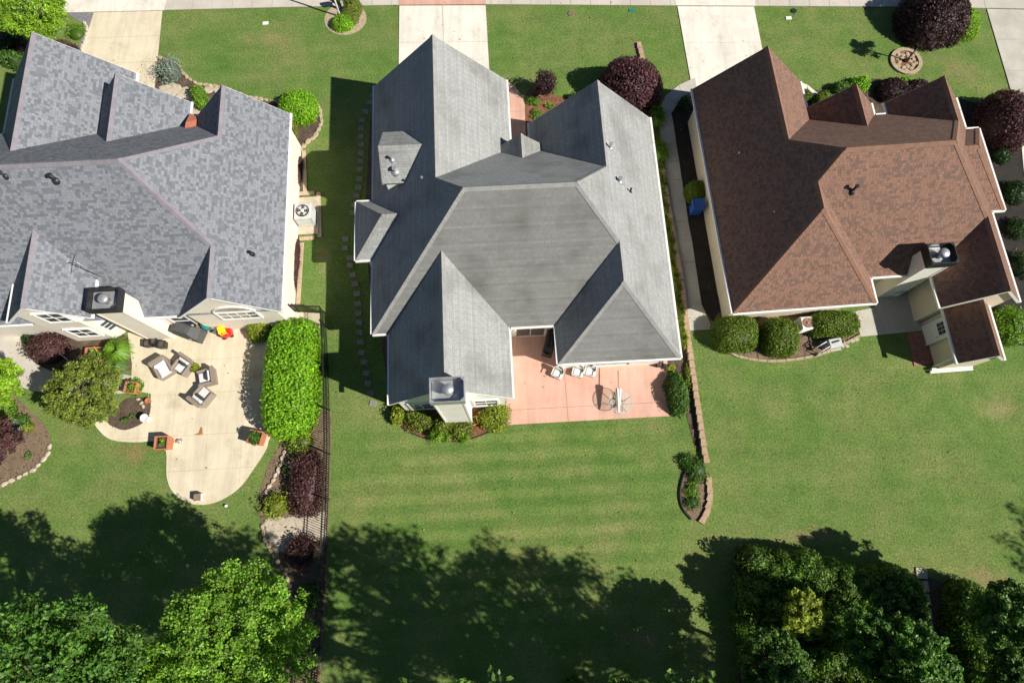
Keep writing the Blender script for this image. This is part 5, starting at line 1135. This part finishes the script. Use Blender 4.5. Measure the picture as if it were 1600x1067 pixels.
cube_pot(214, 609, .62, -.1, 'orange square planter under the leafy shrub at the patio corner', 'clay')
bx = empty('storage_box', g(259, 524), .05, 'small grey box standing at the foot of the cream chimney', 'box')
MB().box((0, 0, .2), (.5, .4, .4), 0, None, .02).build('body', M['wicker'], bx); MB().box((0, 0, .42), (.54, .44, .05), 0, None, .02).build('lid', M['greymetal'], bx)
gl = empty('covered_grill', g(300, 522, .1), R(-18), 'large grill under a dark grey cover against the patio wall', 'grill')
m = MB(); rows = ((.05, .82, .34), (.75, .80, .33), (.95, .62, .30), (1.1, .42, .24), (1.14, .2, .1)); m.add([(x + random.uniform(-.02, .02), y + random.uniform(-.02, .02), z) for z, sx, sy in rows for x, y in ((-sx, -sy), (0, -sy * 1.05), (sx, -sy), (sx, sy), (0, sy * 1.05), (-sx, sy))], [(i * 6 + k, i * 6 + (k + 1) % 6, i * 6 + 6 + (k + 1) % 6, i * 6 + 6 + k) for i in range(4) for k in range(6)] + [tuple(range(24, 30))]); m.build('cover', M['darkgrey'], gl)
for x in (-.7, .7):
    for y in (-.26, .26): MB().box((x, y, .035), (.06, .06, .07)).build('leg', M['black'], gl)
MB().box((.35, -.36, .5), (.12, .02, .05)).build('cover_tag', M['white'], gl)
km = empty('egg_grill', g(332, 514), 0, 'teal egg shaped grill with a black stand beside the covered grill', 'grill')
MB().lathe([(.12, .38), (.25, .48), (.29, .66), (.28, .84), (.2, 1.0), (.06, 1.05)], seg=20).build('shell', M['teal'], km); MB().lathe([(.295, .72), (.295, .77)], seg=20).build('band', M['charcoal'], km); MB().lathe([(.07, 1.04), (.07, 1.12), (.02, 1.13)], seg=12).build('chimney_cap', M['charcoal'], km)
for k in range(4):
    a = k * math.pi / 2 + .78; MB().tube([(.2 * math.cos(a), .2 * math.sin(a), .48), (.3 * math.cos(a), .3 * math.sin(a), .04)], .022, 6).build('leg', M['black'], km)
for x in (-1, 1): MB().box((x * .42, 0, .72), (.24, .3, .03)).build('side_shelf', M['timber'], km)
toy = empty('toy_car', g(357, 522), R(20), 'red and yellow plastic ride-on toy car near the arched window', 'toy car')
m = MB(); m.prism([(-.3, -.18), (-.22, -.24), (.22, -.24), (.3, -.18), (.3, .18), (.22, .24), (-.22, .24), (-.3, .18)], .1, .42); m.build('body', M['red'], toy)
m = MB(); m.prism([(-.2, -.2), (.14, -.2), (.18, 0), (.14, .2), (-.2, .2)], .84, .9); m.build('roof', M['yellow'], toy)
for x, y in ((-.17, -.18), (.12, -.18), (-.17, .18), (.12, .18)): MB().tube([(x, y, .42), (x, y, .85)], .03, 8).build('pillar', M['yellow'], toy)
MB().box((-.05, 0, .45), (.2, .28, .07), 0, None, .02).build('seat', M['yellow'], toy)
for x in (-.2, .2):
    for y in (-.24, .24): MB().tube([(x, y - .03, .12), (x, y + .03, .12)], .09, 12).build('wheel', M['black'], toy)
tr_ = MB(); tr_.tube([(.2 * math.cos(t * .4), .2 * math.sin(t * .4), .1 + .03) for t in range(17)], .07, 8, False); tag(tr_.build('rubber_ring', M['charcoal'], None, g(367, 508)), 'dark rubber ring lying in the shade beside the toy car', 'ring')
rb = empty('raised_bed', g(155, 556), R(3), 'orange timber raised bed against the bay wall', 'planter')
for cx, cy, sx, sy in ((0, -.36, 1.1, .07), (0, .36, 1.1, .07), (-.52, 0, .07, .65), (.52, 0, .07, .65)): MB().box((cx, cy, .2), (sx, sy, .4)).build('board', M['clay'], rb)
MB().box((0, 0, .15), (.95, .63, .3)).build('soil', M['mulch'], rb); link('foliage', FS, rb, (-.2, .1, .3)); link('foliage', FS, rb, (.25, -.1, .3))
stk = MB(); stk.tube([(*g2(156, 545), .5), (*g2(166, 571), .03)], .022, 6); tag(stk.build('yellow_stake', M['yellow']), 'long yellow stake leaning over the timber raised bed', 'stake')
stk = MB(); stk.tube([(*g2(104, 556), .6), (*g2(117, 571), .03)], .02, 6); tag(stk.build('garden_stake', M['galv']), 'thin pale stake in the dark bed by the curved walk', 'stake')
wc = empty('watering_can', g(282, 690), .4, 'small grey watering can beside the orange planter', 'watering can')
MB().lathe([(.11, .045), (.11, .2), (.09, .22)], seg=14).build('can', M['galv'], wc); MB().tube([(.1, 0, .1), (.25, 0, .24)], [.025, .018], 8).build('spout', M['galv'], wc); m = MB(); m.tube([(-.1, 0, .08), (-.2, 0, .16), (-.12, 0, .26), (.05, 0, .24)], .012, 6); m.build('handle', M['galv'], wc)
ur = empty('white_urn', g(233, 655), 0, 'white urn at the edge of the round patio bed', 'urn')
MB().lathe([(.16, .04), (.17, .08), (.08, .14), (.07, .25), (.2, .45), (.22, .5), (.18, .5), (.16, .44)], seg=18).build('bowl', M['white'], ur); MB().lathe([(.15, .42), (.02, .43)], seg=14).build('soil', M['mulch'], ur)
for k, (px, py) in enumerate(((217, 624), (222, 630), (225, 635))):
    o = link('pale_rock', FLAGS[k], None, g(px, py), k); o.scale = (.24, .2, .14); tag(o, 'pale rock in the mulch at the top of the round patio bed', 'rock', 'pale rocks in the patio bed')
pt_ = empty('clay_pot', g(234, 627), 0, 'small clay pot at the corner of the round patio bed', 'pot'); MB().lathe([(.1, .03), (.14, .2), (.15, .24), (.12, .24), (.11, .2)], seg=14).build('pot', M['clay'], pt_)
cx_ = empty('patio_stool', g(314, 777), .1, 'small pale stool with a brown top at the rounded patio end', 'stool')
MB().box((0, 0, .4), (.36, .36, .05), 0, None, .015).build('seat', M['timber'], cx_)
for x in (-.15, .15):
    for y in (-.15, .15): MB().box((x, y, .2), (.05, .05, .36)).build('leg', M['white'], cx_)
MB().box((.17, 0, .28), (.02, .3, .2)).build('side_panel', M['white'], cx_)
spr = MB().lathe([(.06, 0), (.08, .08), (.05, .15), (.01, .17)], seg=12).build('sprinkler', M['white'], None, g(354, 790)); tag(spr, 'small white sprinkler head on the lawn below the patio', 'sprinkler')
c0 = g(316, 676); stn = [(304, 679), (311, 676), (314, 667), (317, 668), (317, 674), (318, 678), (313, 680)]
tag(MB().prism([(g(*q).x - c0.x, g(*q).y - c0.y) for q in stn], .045, .052).build('rust_stain', M['brownstain'], None, (c0.x, c0.y, 0)), 'rust brown stain on the cream patio', 'stain')
# back patio of the brown house
fc = empty('folding_chair', g(1391, 460), R(200), 'white folding chair beside the chimney of the brown house', 'chair')
MB().box((0, 0, .44), (.44, .42, .03), 0, None, .01).build('seat', M['white'], fc); MB().box((0, .24, .75), (.44, .03, .3), 0, None, .01).build('backrest', M['white'], fc)
for x in (-.2, .2):
    MB().tube([(x, .24, .88), (x, -.2, .045)], .018, 6).build('leg', M['galv'], fc); MB().tube([(x, -.18, .44), (x, .26, .045)], .018, 6).build('leg', M['galv'], fc)
# garden frame and bird bath in the shaded back corner
gf = empty('raised_bed', g(1365, 1062), R(-20), 'dark raised bed with a thin pale timber frame in the back corner', 'planter')
for cx, cy, sx, sy in ((0, -.7, 2.0, .08), (0, .7, 2.0, .08), (-1.0, 0, .08, 1.32), (1.0, 0, .08, 1.32)): MB().box((cx, cy, .25), (sx, sy, .5)).build('board', M['timber'], gf)
MB().box((0, 0, .18), (1.9, 1.3, .36)).build('soil', M['shademulch'], gf)
bb = empty('bird_bath', g(1312, 1058), 0, 'pale blue bird bath beside the dark raised bed', 'bird bath')
MB().lathe([(.2, 0), (.18, .06), (.07, .12), (.06, .6), (.12, .66), (.34, .74), (.36, .78), (.3, .76), (.1, .72)], seg=20).build('bowl', M['watergreen'], bb)

# ------------------------------------------------------------------ loose ground detail
def inside_np(P, poly):
    r_ = np.zeros(len(P), bool); n_ = len(poly)
    for i in range(n_):
        (x0, y0), (x1, y1) = poly[i][:2], poly[(i + 1) % n_][:2]
        if y0 == y1: continue
        c_ = ((y0 > P[:, 1]) != (y1 > P[:, 1])) & (P[:, 0] < (x1 - x0) * (P[:, 1] - y0) / (y1 - y0) + x0); r_ ^= c_
    return r_
def scatter(name, n, box, sizes, tints, label, cat, only=None, skip=None, up=.8, z=.01, aspect=.3, edge=0.0):
    P = np.stack([RNG.uniform(box[0], box[1], n), RNG.uniform(box[2], box[3], n), np.full(n, z)], 1)
    if only is not None:
        k = np.zeros(n, bool)
        for q in only: k |= inside_np(P, q)
        P = P[k]
    if skip is not None:
        k = np.zeros(len(P), bool)
        for q in skip: k |= inside_np(P, q)
        P = P[~k]
    n = len(P); D = np.tile(np.array((0, 0, up)), (n, 1)) + RNG.normal(0, .25, (n, 3)); c = np.array(tints)[RNG.integers(0, len(tints), n)] * RNG.uniform(.75, 1.3, (n, 1))
    P[:, 2] += RNG.uniform(0, sizes[1] * .5, n); V, T = cards(P, D, 1.0, c, aspect); sz = np.repeat(RNG.uniform(sizes[0], sizes[1], n), 4)[:, None]; V = np.repeat(P, 4, 0) + (V - np.repeat(P, 4, 0)) * sz
    V[:, 2] = np.maximum(V[:, 2], .003)
    o = link(name, quads_mesh(name, V, T), None); tag(o, label, cat, None, 'stuff'); return o
frame = (-28, 29, -8.5, 32)
scatter('grass_blades', 300000, frame, (.014, .034), [(.145, .265, .05), (.18, .295, .06), (.105, .21, .042), (.24, .30, .09), (.30, .29, .12)], 'short mown grass of the lawns', 'grass', skip=PAVED, up=1.3)
BED_NAMES = ('front_bed', 'back_bed', 'teardrop_bed', 'patio_bed', 'wall_bed', 'corner_bed', 'fence_bed', 'front_wavy_bed', 'hedge_bed', 'side_bed_strip', 'front_shrub_bed', 'side_wall_bed')
beds = [[tuple(v.co[:2]) for v in bpy.data.objects[b].data.vertices][:len(bpy.data.objects[b].data.vertices) // 2] for b in BED_NAMES]
scatter('bark_chips', 190000, frame, (.02, .055), [(.12, .085, .06), (.19, .13, .09), (.075, .05, .035), (.26, .19, .13), (.20, .10, .06)], 'bark chips and leaf litter lying on the garden beds', 'mulch', only=beds, up=1.2, z=.03, aspect=.45)
scatter('fallen_leaves', 900, frame, (.03, .06), [(.30, .19, .08), (.22, .13, .06), (.35, .27, .10)], 'scattered dry fallen leaves on lawns and paving', 'leaves', up=1.5, z=.062, aspect=.5)
